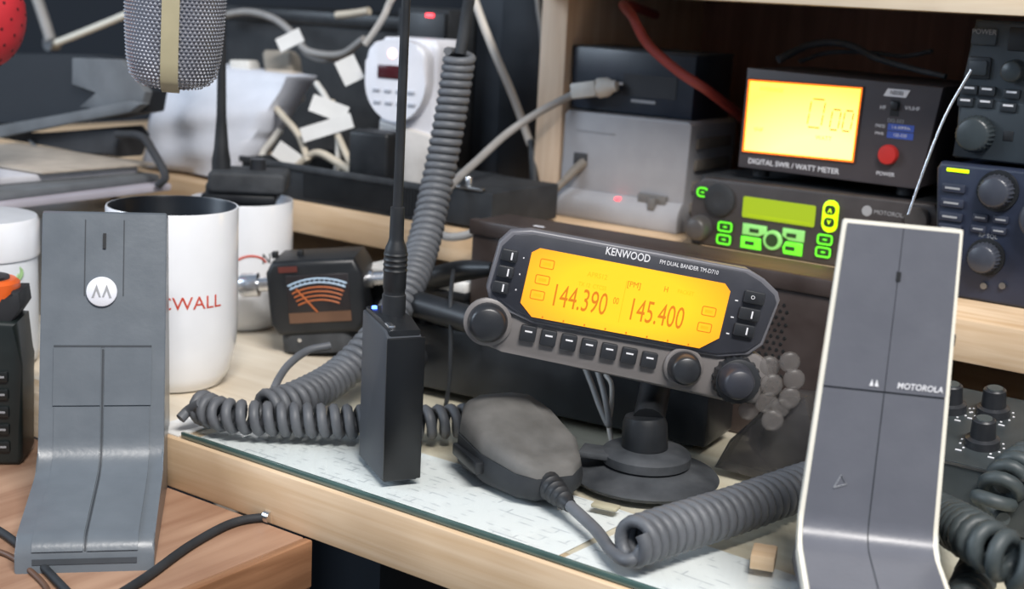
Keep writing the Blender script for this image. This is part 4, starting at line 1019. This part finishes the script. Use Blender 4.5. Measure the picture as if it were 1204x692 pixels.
for x, z in ((12.5, 50.5), (24.6, 50.8), (12.0, 43.5), (24.2, 44.0)):
    o = prism('button', mat('navy_key', (44, 50, 66), 0.45), br, mmp(rounded(9, 4.4, 0.8, 3, x, z)), -0.0050, -0.002, 0.0006)
    box('mark', PRINT_G, o, (x - 3) * K, (x + 3) * K, -0.0053, -0.0049, (z - 0.5) * K, (z + 0.5) * K)
text('lettering', 'RF SQL', 0.0036, 0.018, 0.0398, -0.0031, PRINT_G, br)
for x, z in ((19.6, 9.6), (30.5, 11.5)):
    lathe('jack', STEEL, br, [(0.0022, 0), (0.0020, 0.002), (0, 0.002)], 14, at(x * K, -0.003, z * K, FRONT))
for x, z, r_ in ((50, 55, 14), (90, 50, 18), (130, 60, 10)):
    knob('dial_knob', mat('knob_navy', (62, 66, 76), 0.32), br, x * K, z * K, -0.002, r_ * K, 0.014, taper=0.9)
lathe('foot', SILVER, br, [(0.0045, 0), (0.0045, 0.010), (0.0035, 0.012), (0, 0.012)], 16, at(-0.010, 0.004, 0.006, FRONT))
ur = thing('grey_radio', 'slate grey radio with square keys stacked on the dark blue radio', 'radio', (-0.2500, 0.845, 0.1650))
prism('shell', UPPER_RADIO, ur, [(-0.012, 0.0), (0.20, 0.0), (0.20, 0.081), (-0.010, 0.081)][::-1], 0.003, 0.18, 0.002)
prism('front_panel', UPPER_RADIO, ur, [(-0.013, -0.0005), (0.205, -0.0005), (0.205, 0.0835), (-0.010, 0.0835), (-0.014, 0.040)][::-1], -0.003, 0.006, 0.0025, 3)
prism('face_step', mat('slate_dark', (44, 52, 58), 0.45), ur, [(-0.0135, 0.0005), (0.205, 0.0005), (0.205, 0.036), (-0.0115, 0.036)][::-1], -0.0045, 0.004, 0.001)
knob('main_knob', mat('knob_slate', (52, 60, 64), 0.35), ur, -0.0005, 0.0155, -0.004, 0.0110, 0.010, taper=0.9, flutes=26, segs=78)
box('rec_socket', BLACK, ur, 0.0155, 0.0215, -0.0049, -0.003, 0.0130, 0.0190, 0.0004)
for x, z in ((-7.6, 41.5), (3.0, 41.6), (-9.2, 34.0), (2.8, 34.2), (17.6, 41.0), (16.6, 33.0)):
    o = prism('button', mat('slate_key', (36, 42, 48), 0.45), ur, mmp(rounded(9.6, 5.6, 0.9, 3, x, z)), -0.0062, -0.002, 0.0006)
    box('mark', PRINT_W, o, (x - 3) * K, (x + 3) * K, -0.0065, -0.0061, (z + 0.6) * K, (z + 1.8) * K)
prism('square_key', mat('slate_key', (36, 42, 48), 0.45), ur, mmp(rounded(14, 13, 1.5, 3, -4.0, 55.0)), -0.0050, -0.002, 0.0008)
prism('square_key_cap', UPPER_RADIO, ur, mmp(rounded(11, 9, 1.5, 3, -4.0, 55.0)), -0.0070, -0.004, 0.0008)
knob('small_knob', mat('knob_slate', (52, 60, 64), 0.35), ur, 0.0175, 0.0545, -0.002, 0.0070, 0.012)
prism('square_key', UPPER_RADIO, ur, mmp(rounded(15, 10, 1.5, 3, -3.0, 73.5)), -0.0055, -0.002, 0.0008)
text('lettering', 'POWER', 0.0042, -0.003, 0.0762, -0.0057, PRINT_G, ur)
box('recess', BLACK, ur, 0.0110, 0.028, -0.0036, 0.0, 0.0660, 0.0800, 0.0008)

# mixer under the shelf edge at the right
mx_ = thing('mixer', 'dark mixer with black knobs in front of the shelf at the right', 'mixer', (-0.190, 0.668, 0.0))
prism('case', MIXER, mx_, [(0.0, 0.0), (0.0, 0.030), (0.088, 0.044), (0.092, 0.044), (0.092, 0.0)], -0.055, 0.190, 0.0015, 2, 'YZ')
box('front_trim', STEEL, mx_, -0.050, 0.036, -0.0010, 0.0006, 0.0285, 0.0297)
SL = math.atan2(0.014, 0.088)
def mix_knob(x, s, r=0.0072, h=0.015):
    M = Matrix.Translation((x, s * math.cos(SL), 0.030 + s * math.sin(SL))) @ Matrix.Rotation(SL, 4, 'X')
    o = lathe('knob', KNOB, mx_, [(r * 1.25, 0), (r * 1.2, 0.004), (r * 0.9, 0.005), (r * 0.82, h * 0.95), (r * 0.7, h), (0, h)], 24, M)
    lathe('cap', mat('knob_cap', (70, 76, 76), 0.4), o, [(r * 0.6, h - 0.0004), (r * 0.55, h + 0.0006), (0, h + 0.0006)], 20, M)
    bm = bmesh.new()
    for k in range(11):
        a = RAD(-140 + 28 * k - 90 + 180)
        add_box(bm, -0.0005, 0.0005, -0.0005, 0.0005, 0, 0.0004, 0, 1, M @ Matrix.Translation((math.cos(a) * r * 1.5, math.sin(a) * r * 1.5, 0)))
    sc = finish('scale_dots', PRINT_W, bm, o); sc['kind'] = 'stuff'
    for q in (-1, 1):
        box('mark', PRINT_W, o, q * r * 1.15 - 0.0016, q * r * 1.15 + 0.0016, -r * 1.75, -r * 1.62, 0, 0.0004, 0, 1, M)
for x, s in ((-0.0225, 0.060), (-0.0010, 0.066), (0.0060, 0.026), (-0.030, 0.026), (0.040, 0.062), (0.044, 0.026), (0.08, 0.062), (0.085, 0.026)):
    mix_knob(x, s)

# ================================================================== clutter on the shelf, left bay
pc = thing('computer_tower', 'black computer tower standing left of the pine post', 'computer', (-0.684, 0.955, 0.0812))
box('case', mat('tower_black', (36, 42, 50), 0.5, vary=0.1), pc, -0.038, 0.046, 0.0, 0.155, 0.0, 0.40, 0.003)
box('front_bezel', mat('tower_front', (28, 33, 40), 0.4), pc, -0.006, 0.044, -0.006, 0.002, 0.004, 0.396, 0.003)
for i in range(3):
    box('drive_cover', BLACK, pc, -0.002, 0.040, -0.0075, -0.004, 0.20 + i * 0.045, 0.238 + i * 0.045, 0.001)
tr = thing('cable_tray', 'long black ribbed tray full of cables along the shelf front', 'tray', (-0.695, 0.772, 0.0812))
box('base', BLACK_SOFT, tr, -0.120, 0.068, 0.002, 0.100, 0.0, 0.004)
box('front_side', BLACK_SOFT, tr, -0.120, 0.068, 0.0, 0.005, 0.0, 0.0275, 0.001)
box('back_side', BLACK_SOFT, tr, -0.120, 0.068, 0.097, 0.102, 0.0, 0.0275, 0.001)
for x in (-0.120, 0.063): box('end_side', BLACK_SOFT, tr, x, x + 0.005, 0.002, 0.100, 0.0, 0.0275, 0.001)
box('rim', BLACK_DUST, tr, -0.122, 0.070, -0.002, 0.0015, 0.0235, 0.0285, 0.001)
bm = bmesh.new()
for i in range(42): add_box(bm, -0.050 + i * 0.0028, -0.0486 + i * 0.0028, -0.0015, 0.001, 0.004, 0.0235)
rb = finish('ribs', bm, BLACK, tr); rb['kind'] = 'stuff'
cb = thing('junction_box', 'black box with a chrome screw at the end of the cable tray', 'box', (-0.592, 0.775, 0.0812))
box('shell', BLACK_SOFT, cb, -0.030, 0.028, 0.0, 0.085, 0.002, 0.029, 0.0015)
box('metal_edge', STEEL, cb, -0.018, 0.020, -0.0015, 0.003, 0.0290, 0.0312, 0.0005)
lathe('screw', SILVER, cb, [(0.0025, 0.030), (0.0025, 0.037), (0.0018, 0.038), (0, 0.038)], 14, at(0.004, 0.003, 0))

# white sack
sk = bmesh.new()
C4 = [Vector((-0.9588, 0.7900, 0.0842)), Vector((-0.8525, 0.7900, 0.0848)), Vector((-0.8224, 0.8300, 0.1714)), Vector((-0.9806, 0.8300, 0.1745))]
NU, NV = 14, 14
def sackpt(u, v, d):
    p = (C4[0] * (1 - u) + C4[1] * u) * (1 - v) + (C4[3] * (1 - u) + C4[2] * u) * v
    bul = math.sin(math.pi * min(max(u, 0), 1)) * math.sin(math.pi * min(max(v * 0.9 + 0.05, 0), 1))
    wob = 0.004 * math.sin(9 * u + 4 * v) + 0.003 * math.sin(17 * v - 5 * u + 1.3)
    return p + Vector((0, 1.0, 0.0)) * d + Vector((0, -1, 0)) * (0.018 * bul + wob * (0.4 + bul)) * (1 if d == 0 else -0.6)
fr = [[sk.verts.new(sackpt(i / NU, j / NV, 0)) for i in range(NU + 1)] for j in range(NV + 1)]
bk_ = [[sk.verts.new(sackpt(i / NU, j / NV, 0.035)) for i in range(NU + 1)] for j in range(NV + 1)]
for j in range(NV):
    for i in range(NU):
        sk.faces.new((fr[j][i], fr[j][i + 1], fr[j + 1][i + 1], fr[j + 1][i])); sk.faces.new((bk_[j][i + 1], bk_[j][i], bk_[j + 1][i], bk_[j + 1][i + 1]))
for i in range(NU):
    sk.faces.new((fr[0][i + 1], fr[0][i], bk_[0][i], bk_[0][i + 1])); sk.faces.new((fr[NV][i], fr[NV][i + 1], bk_[NV][i + 1], bk_[NV][i]))
for j in range(NV):
    sk.faces.new((fr[j][0], fr[j + 1][0], bk_[j + 1][0], bk_[j][0])); sk.faces.new((fr[j + 1][NU], fr[j][NU], bk_[j][NU], bk_[j + 1][NU]))
tag(finish('white_sack', sk, SACK, None, 80), 'crumpled white plastic sack leaning on the shelf behind the mugs', 'sack')
def lump(name, m, c, sx, sy, sz, label, cat, rz=0, group=None):
    bm = bmesh.new(); add_box(bm, -sx, sx, -sy, sy, -sz, sz, min(sx, sy, sz) * 0.45, 3)
    for v in bm.verts:
        v.co += Vector((math.sin(v.co.y * 300 + v.co.z * 170), math.sin(v.co.x * 210 + 1), math.sin(v.co.x * 260 + v.co.y * 190))) * min(sx, sz) * 0.12
    o = finish(name, bm, m, None, 60); o.location = c; o.rotation_euler = (0, 0, RAD(rz)); return tag(o, label, cat, group)
lump('foam_piece', WHITE_DIRTY, (-0.8943, 0.8500, 0.1729), .010, .010, .007, 'pale foam piece resting on the top edge of the white sack', 'foam', 20)
lump('cardboard_piece', mat('cardboard_grey', (140, 134, 124), 0.8, vary=0.2), (-0.8695, 0.8720, 0.1774), .014, .012, .012, 'grey-brown cardboard piece behind the top of the white sack', 'cardboard', 20)
lump('cardboard_piece', TAUPE, (-0.8561, 0.8620, 0.1645), .015, .012, .009, 'pale cardboard piece above the black cable tray', 'cardboard', 15)
lump('foam_piece', WHITE_DIRTY, (-0.8535, 0.8680, 0.1535), .009, .008, .008, 'small pale foam piece beside the white sack corner', 'foam', 30)

# white timer plug
tm = thing('timer_plug', 'white digital timer plug with red display above the cable tray', 'timer', (-0.706, 0.845, 0.0860), (0, 0, 10))
prism('rear_body', WHITE, tm, [(-0.024, 0.056), (-0.018, 0.030), (0.000, 0.012), (0.022, 0.009), (0.028, 0.030), (0.029, 0.118), (0.024, 0.124), (-0.022, 0.124), (-0.027, 0.118)][::-1], 0.0, 0.045, 0.005, 3)
prism('round_face', WHITE, tm, [(-0.002 + 0.0275 * math.cos(RAD(t)), 0.090 + 0.031 * math.sin(RAD(t)) if t >= 180 else 0.090 + 0.033 * abs(math.sin(RAD(t))) ** 0.30) for t in range(0, 360, 8)][::-1], -0.014, 0.004, 0.0035, 3)
box('display_window', DISP_RED, tm, -0.0175, 0.0085, -0.0152, -0.0130, 0.0925, 0.1030, 0.0006)
lathe('red_light', LED_PINK, tm, [(0.0042, 0), (0.0038, 0.0008), (0, 0.0008)], 20, at(-0.005, -0.0138, 0.1120, FRONT))
for i in range(4):
    for j in range(2):
        box('button', mat('timer_key', (176, 180, 190), 0.4), tm, -0.0215 + i * 0.0105 + j * 0.001, -0.0150 + i * 0.0105 + j * 0.001, -0.0152, -0.0135, 0.0815 - j * 0.0095, 0.0842 - j * 0.0095, 0.0005)
prism('socket_part', mat('timer_lower', (212, 208, 204), 0.4), tm, [(-0.022, 0.024), (0.000, 0.006), (0.024, 0.004), (0.0285, 0.024), (0.0285, 0.050), (-0.022, 0.058)][::-1], -0.004, 0.040, 0.003, 3)
for i in range(3): box('vent', BLACK_SOFT, tm, 0.0284, 0.0292, 0.012, 0.026, 0.040 + i * 0.006, 0.042 + i * 0.006)
bp_ = thing('plug_adapter', 'black plug adapter pushed into the bottom of the white timer', 'adapter', (-0.6945, 0.8000, 0.1063), (0, 0, 10))
box('shell', BLACK, bp_, -0.018, 0.017, -0.014, 0.014, -0.012, 0.034, 0.003, 3)
box('seam', BLACK_SOFT, bp_, -0.0184, 0.0174, -0.002, 0.000, -0.0116, 0.0344, 0.0003)

# paper tags and cables in the tray
def flag(px_c, w, h, rot, label, y0):
    """label tag folded round a cable: a thin double leaf"""
    bm = bmesh.new()
    add_box(bm, -w / 2, w / 2, -0.0007, -0.0003, -h / 2, h / 2, 0, 1)
    add_box(bm, -w / 2, w / 2, 0.0004, 0.0008, -h / 2, h / 2, 0, 1)
    add_box(bm, -w / 2 - 0.0006, -w / 2, -0.0007, 0.0008, -h / 2, h / 2, 0, 1)
    for v in bm.verts: v.co.y += 30 * (v.co.x ** 2) * 0.12
    o = finish('cable_tag', bm, PAPER_TAG, None); o.location = px_c
    o.rotation_euler = (RAD(-8), RAD(rot), RAD(30)); return tag(o, label, 'tag', 'white cable tags')
flag((-0.7603, 0.8150, 0.1506), .030, .014, 17, 'white paper tag on the cable left of the timer, nearest to it', 0)
flag((-0.7598, 0.8120, 0.1357), .043, .012, -20, 'long white paper tag slanting above the cable tray', 0)
flag((-0.7528, 0.8300, 0.1815), .020, .017, 62, 'white paper tag hanging at the upper left of the timer', 0)
flag((-0.8399, 0.8500, 0.2006), .022, .012, -28, 'curled white paper tag on the upper grey cable', 0)
flag((-0.7913, 0.8000, 0.1102), .022, .014, 32, 'white paper tag lying in the left part of the cable tray', 0)
def cab(m, r, label, *pts): return tag(tube('tray_cable', m, None, pts, r, 8), label, 'cable', 'cables in the tray')
cab(BEIGE, .0029, 'beige cable slanting from the sack to the long paper tag', (-0.8471, 0.8350, 0.1478), (-0.8157, 0.8200, 0.1383), (-0.7900, 0.8120, 0.1257), (-0.7731, 0.8050, 0.1071))
cab(BEIGE, .0028, 'beige cable dropping below the long paper tag', (-0.7716, 0.8300, 0.1559), (-0.7645, 0.8250, 0.1380), (-0.7445, 0.8150, 0.1220), (-0.7275, 0.8100, 0.1050))
cab(WHITE_DIRTY, .0027, 'pale cable rising from the tag nearest the timer', (-0.7939, 0.8350, 0.1679), (-0.7774, 0.8280, 0.1590), (-0.7591, 0.8220, 0.1422), (-0.7518, 0.8180, 0.1189), (-0.7512, 0.8150, 0.0984))
cab(WHITE_DIRTY, .0030, 'pale short cable standing in the left of the cable tray', (-0.8295, 0.8300, 0.1265), (-0.8344, 0.8250, 0.1169), (-0.8403, 0.8200, 0.1057), (-0.8380, 0.8150, 0.0918))
cab(CABLE_G, .0022, 'grey cable standing at the left end of the cable tray', (-0.8478, 0.8300, 0.1247), (-0.8506, 0.8250, 0.1116), (-0.8462, 0.8200, 0.0919))
cab(BEIGE, .0034, 'beige cable lying flat along the cable tray', (-0.7864, 0.8050, 0.1014), (-0.7667, 0.8080, 0.1145), (-0.7432, 0.8060, 0.1104), (-0.7230, 0.8030, 0.1047))
cab(CABLE_W, .0028, 'pale cable running up behind the round timer', (-0.7629, 0.8600, 0.2019), (-0.7496, 0.8600, 0.2178), (-0.7401, 0.8600, 0.2333), (-0.7322, 0.8600, 0.2591), (-0.7349, 0.8700, 0.3714), (-0.7489, 0.8800, 0.5737))
cab(CABLE_G, .0034, 'grey cable arching over the dark upper left of the tray', (-1.0435, 0.9500, 0.2108), (-0.9979, 0.9500, 0.2181), (-0.9505, 0.9400, 0.2139), (-0.9147, 0.9300, 0.2016), (-0.8862, 0.9200, 0.1879), (-0.8370, 0.9100, 0.1882), (-0.8005, 0.9000, 0.2038))
cab(CABLE_G, .0018, 'thin grey cable sagging beside the curled tag', (-0.9069, 0.9300, 0.1982), (-0.8952, 0.9250, 0.1858), (-0.8690, 0.9200, 0.1807), (-0.8461, 0.9200, 0.1845), (-0.8220, 0.9100, 0.1922))
cab(BEIGE, .0035, 'short beige cable end lying high left of the timer', (-0.8607, 0.9300, 0.2215), (-0.8412, 0.9300, 0.2240), (-0.8220, 0.9300, 0.2272))
tag(tube('white_cable', CABLE_W, None, [(-0.8120, 0.9100, 0.5767), (-0.7394, 0.9000, 0.3552), (-0.6824, 0.9000, 0.2423), (-0.6613, 0.9000, 0.2042), (-0.6386, 0.9000, 0.1672), (-0.6196, 0.9000, 0.1315)], 0.0034, 10), 'straight white cable slanting across the black tower', 'cable')
tag(tube('grey_cable', CABLE_G, None, [(-0.6815, 0.9450, 0.5701), (-0.6586, 0.9450, 0.2990), (-0.6516, 0.9450, 0.2448), (-0.6455, 0.9450, 0.2176), (-0.6401, 0.9450, 0.1762), (-0.6411, 0.9450, 0.1408)], 0.0022, 10), 'thin grey cable hanging beside the pine post', 'cable')
tag(tube('black_cable', BLACK, None, [(-0.6181, 0.9000, 0.1351), (-0.6117, 0.8950, 0.1156), (-0.6048, 0.8900, 0.0895), (-0.5986, 0.8850, 0.0723)], 0.0042, 10), 'thick black cable end standing at the foot of the pine post', 'cable')
# black supplies high behind the timer
ps = thing('power_supply', 'black power supply with a red light above the timer', 'supply', (-0.735, 0.925, 0.0812))
box('case', BLACK_SOFT, ps, -0.050, 0.008, 0.0, 0.060, 0.0, 0.152, 0.003)
box('front_step', BLACK, ps, -0.040, 0.006, -0.004, 0.002, 0.10, 0.148, 0.001)
box('red_light', LED_RED, ps, -0.014, -0.006, -0.0052, -0.003, 0.1445, 0.1475, 0.0003)
dk = thing('storage_box', 'black storage box at the back of the shelf behind the sack', 'box', (-0.93, 0.97, 0.0812))
box('shell', BLACK_SOFT, dk, -0.12, 0.12, 0.0, 0.14, 0.0, 0.135, 0.004); box('lid', BLACK, dk, -0.123, 0.123, -0.003, 0.143, 0.128, 0.142, 0.003)

# silver microphone hanging in at the top left
sv = thing('silver_microphone', 'silver mesh microphone with a cream band hanging at the top left', 'microphone', (-0.6064, 0.5211, 0.1866), (0, 3, 0))
R0 = 0.0275
prof = [(0.0, 0.0), (0.010, 0.0005), (0.019, 0.003), (0.0235, 0.008), (0.0256, 0.018), (0.0268, 0.034), (R0, 0.055), (R0, 0.095), (0.024, 0.105), (0, 0.108)]
lathe('core', mat('mesh_core', (128, 130, 140), 0.45, metal=0.3), sv, [(r * 0.965, z + 0.0006) for r, z in prof], 48)
def prof_r(z):
    for (r0, z0), (r1, z1) in zip(prof, prof[1:]):
        if z <= z1 and z1 > z0: return r0 + (r1 - r0) * (z - z0) / (z1 - z0)
    return R0
bm = bmesh.new(); zz = 0.0022; row = 0
while zz < 0.090:
    rr = prof_r(zz); n_ = int(2 * math.pi * rr / 0.0026)
    for i in range(n_):
        a = 2 * math.pi * (i + 0.5 * (row % 2)) / n_
        c = Vector((rr * math.cos(a), rr * math.sin(a), zz))
        u = Vector((-math.sin(a), math.cos(a), 0)); w = Vector((0, 0, 1)); o_ = Vector((math.cos(a), math.sin(a), 0))
        q = [bm.verts.new(c + u * 0.0011), bm.verts.new(c + w * 0.0008), bm.verts.new(c - u * 0.0011), bm.verts.new(c - w * 0.0008)]
        t_ = bm.verts.new(c + o_ * 0.0008)
        for k in range(4): bm.faces.new((q[k], q[(k + 1) % 4], t_))
    zz += 0.0020; row += 1
ms = finish('mesh_grille', bm, mat('mesh_wire', (212, 214, 222), 0.22, metal=0.7), sv, 0); ms['kind'] = 'stuff'
av = math.atan2(-(-0.6100, 0.5243, 0.2077)[1], -(-0.6100, 0.5243, 0.2077)[0]) - 0.09
bm = bmesh.new(); PB_ = []
for z in [0.0, 0.003, 0.008, 0.018, 0.034, 0.055, 0.095]:
    PB_.append((prof_r(max(z, 0.0005)) + 0.0012, z - 0.0006))
rows = []
for r, z in PB_:
    u = Vector((-math.sin(av), math.cos(av), 0)); o_ = Vector((math.cos(av), math.sin(av), 0))
    rows.append([bm.verts.new(o_ * r + u * s * 0.0047 + Vector((0, 0, z))) for s in (-1, 1)] + [bm.verts.new(o_ * (r - 0.003) + u * s * 0.0047 + Vector((0, 0, z + 0.001))) for s in (1, -1)])
for a_, b_ in zip(rows, rows[1:]):
    for k in range(4): bm.faces.new((a_[k], a_[(k + 1) % 4], b_[(k + 1) % 4], b_[k]))
bm.faces.new(rows[0][::-1]); bm.faces.new(rows[-1])
finish('cream_band', mat('aged_band', (176, 168, 138), 0.45, vary=0.06), bm, sv, 60)
lathe('yoke', STEEL, sv, [(0.006, 0.107), (0.006, 0.60), (0, 0.60)], 18)

# red foam ball, boom arm, black case and papers at the upper left
rbll = thing('red_foam_ball', 'red foam ball with dark dimples at the upper left corner', 'ball', (-0.8425, 0.5513, 0.2161), (0, 0, 0))
lathe('foam', RED_BALL, rbll, [(0.0345 * math.sin(a * math.pi / 14), -0.038 * math.cos(a * math.pi / 14)) for a in range(15)], 40, None, 80, False)
bm = bmesh.new()
for k in range(150):
    z = 1 - 2 * (k + 0.5) / 150; a = k * 2.39996
    r = math.sqrt(1 - z * z); nrm = Vector((r * math.cos(a), r * math.sin(a), z))
    p = Vector((nrm.x * 0.0345, nrm.y * 0.0345, nrm.z * 0.038))
    add_lathe(bm, [(0.0013, -0.0004), (0.0011, 0.0002), (0, 0.0002)], 7, aim(p, p + nrm))
dm = finish('dimples', bm, mat('dimple_dark', (92, 16, 24), 0.8), rbll); dm['kind'] = 'stuff'
lathe('handle', BLACK, rbll, [(0.012, -0.13), (0.013, -0.034), (0, -0.034)], 20)
ba = thing('boom_arm', 'grey and white jointed microphone arm at the upper left', 'arm', (0, 0, 0))
tube('upper_tube', CABLE_G, ba, [(-1.4761, 0.9200, 0.5637), (-1.3760, 0.9200, 0.3834), (-1.2839, 0.9200, 0.2114), (-1.2647, 0.9200, 0.1738)], 0.0058, 12)
tube('lower_tube', CREAM, ba, [(-1.2646, 0.9220, 0.1702), (-1.1955, 0.9220, 0.1912), (-1.1146, 0.9220, 0.2168), (-1.0272, 0.9220, 0.2451), (-0.8319, 0.9220, 0.3089), (-0.6377, 0.9220, 0.3722)], 0.0034, 12)
lathe('joint', STEEL, ba, [(0.008, -0.006), (0.008, 0.006), (0, 0.006)], 20, at(*(-1.2661, 0.9220, 0.1710), FRONT))
cs = thing('black_case', 'black case with a grey flap lying on the pile at the upper left', 'case', (0, 0, 0))
def pz(lst, zmin=0): return [(q[0], max(q[2], zmin)) for q in lst]
prism('case_body', mat('case_black', (28, 33, 40), 0.6), cs, pz([(-1.0691, 0.7000, 0.1753), (-0.9231, 0.7000, 0.1837), (-0.8728, 0.7000, 0.1831), (-0.8489, 0.7000, 0.1601), (-0.8531, 0.7000, 0.1439), (-0.8987, 0.7000, 0.1343), (-1.0729, 0.7000, 0.1104)], 0)[::-1], 0.70, 0.726, 0.003)
prism('flap', GREY_CLOTH, cs, pz([(-0.9278, 0.6970, 0.1807), (-0.8671, 0.6970, 0.1836), (-0.8393, 0.6970, 0.1609), (-0.8434, 0.6970, 0.1515), (-0.8821, 0.6970, 0.1427), (-0.9203, 0.6970, 0.1420), (-0.8944, 0.6970, 0.1564), (-0.9285, 0.6970, 0.1590)], 0)[::-1], 0.694, 0.702, 0.001)
prism('lower_edge', GREY_CLOTH, cs, pz([(-1.1042, 0.6950, 0.1001), (-1.0281, 0.6950, 0.1165), (-0.9352, 0.6950, 0.1352), (-0.8509, 0.6950, 0.1535), (-0.8370, 0.6950, 0.1521), (-0.8510, 0.6950, 0.1443), (-0.9355, 0.6950, 0.1269), (-1.0286, 0.6950, 0.1063), (-1.1049, 0.6950, 0.0894)], 0)[::-1], 0.688, 0.6985, 0.002)
gb = thing('dark_bag', 'dark folded bag squashed under the black case at the upper left', 'bag', (0, 0, 0))
prism('bag_body', DARK_CLOTH, gb, pz([(-1.0736, 0.7000, 0.0985), (-1.0119, 0.7000, 0.1056), (-0.9313, 0.7000, 0.1223), (-0.8841, 0.7000, 0.1296), (-0.8759, 0.7000, 0.1230), (-0.8846, 0.7000, 0.1004), (-0.9214, 0.7000, 0.0851), (-1.0762, 0.7000, 0.0537)], 0.1050)[::-1], 0.700, 0.732, 0.005, 3)
tube('handle_strap', DARK_CLOTH, gb, [(-0.8738, 0.6950, 0.1249), (-0.8392, 0.6900, 0.1273), (-0.8255, 0.6900, 0.1170), (-0.8119, 0.6900, 0.1002), (-0.8198, 0.6900, 0.0914)], 0.0032, 8)
tube('piping', GREY_CLOTH, gb, [(-0.9899, 0.6970, 0.1080), (-0.9706, 0.6970, 0.0994), (-0.9479, 0.6970, 0.1005)], 0.0015, 8)
tp = prism('card_sleeve', TAUPE, None, [(-0.09, -0.05), (0.06, -0.05), (0.07, 0.05), (-0.09, 0.05)], 0, 0.0022, 0.0006, 2, 'XY')
tp.location = (-0.915, 0.655, 0.1022); tp.rotation_euler = (0, 0, RAD(4)); tag(tp, 'beige card sleeve between the dark bag and the magazines', 'card')
for i, (m_, lab, dx, rz, w, h) in enumerate(((MAGAZINE, 'lowest grey magazine of the stack at the left, overhanging the shelf', 0.0, 2, .18, .165), (GREY_CLOTH, 'middle dark grey magazine of the stack at the left', -0.006, 5, .17, .16), (mat('magazine_white', (206, 206, 212), 0.5, vary=0.1), 'top pale magazine of the stack at the left', -0.020, -2, .15, .16))):
    o = box('magazine', m_, None, -w / 2, w / 2, -h / 2, h / 2, 0, 0.0052, 0.0012)
    o.location = (-0.912 + dx, 0.622, 0.0855 + i * 0.0054); o.rotation_euler = (0, 0, RAD(rz)); tag(o, lab, 'magazine', 'magazines stacked at the left')
tin = thing('storage_tin', 'low grey tin under the magazine stack behind the jar', 'tin', (-0.905, 0.620, -0.0042))
box('shell', STEEL, tin, -0.05, 0.05, -0.05, 0.05, 0.0, 0.080, 0.004); box('lid', STEEL, tin, -0.052, 0.052, -0.052, 0.052, 0.074, 0.0893, 0.002)
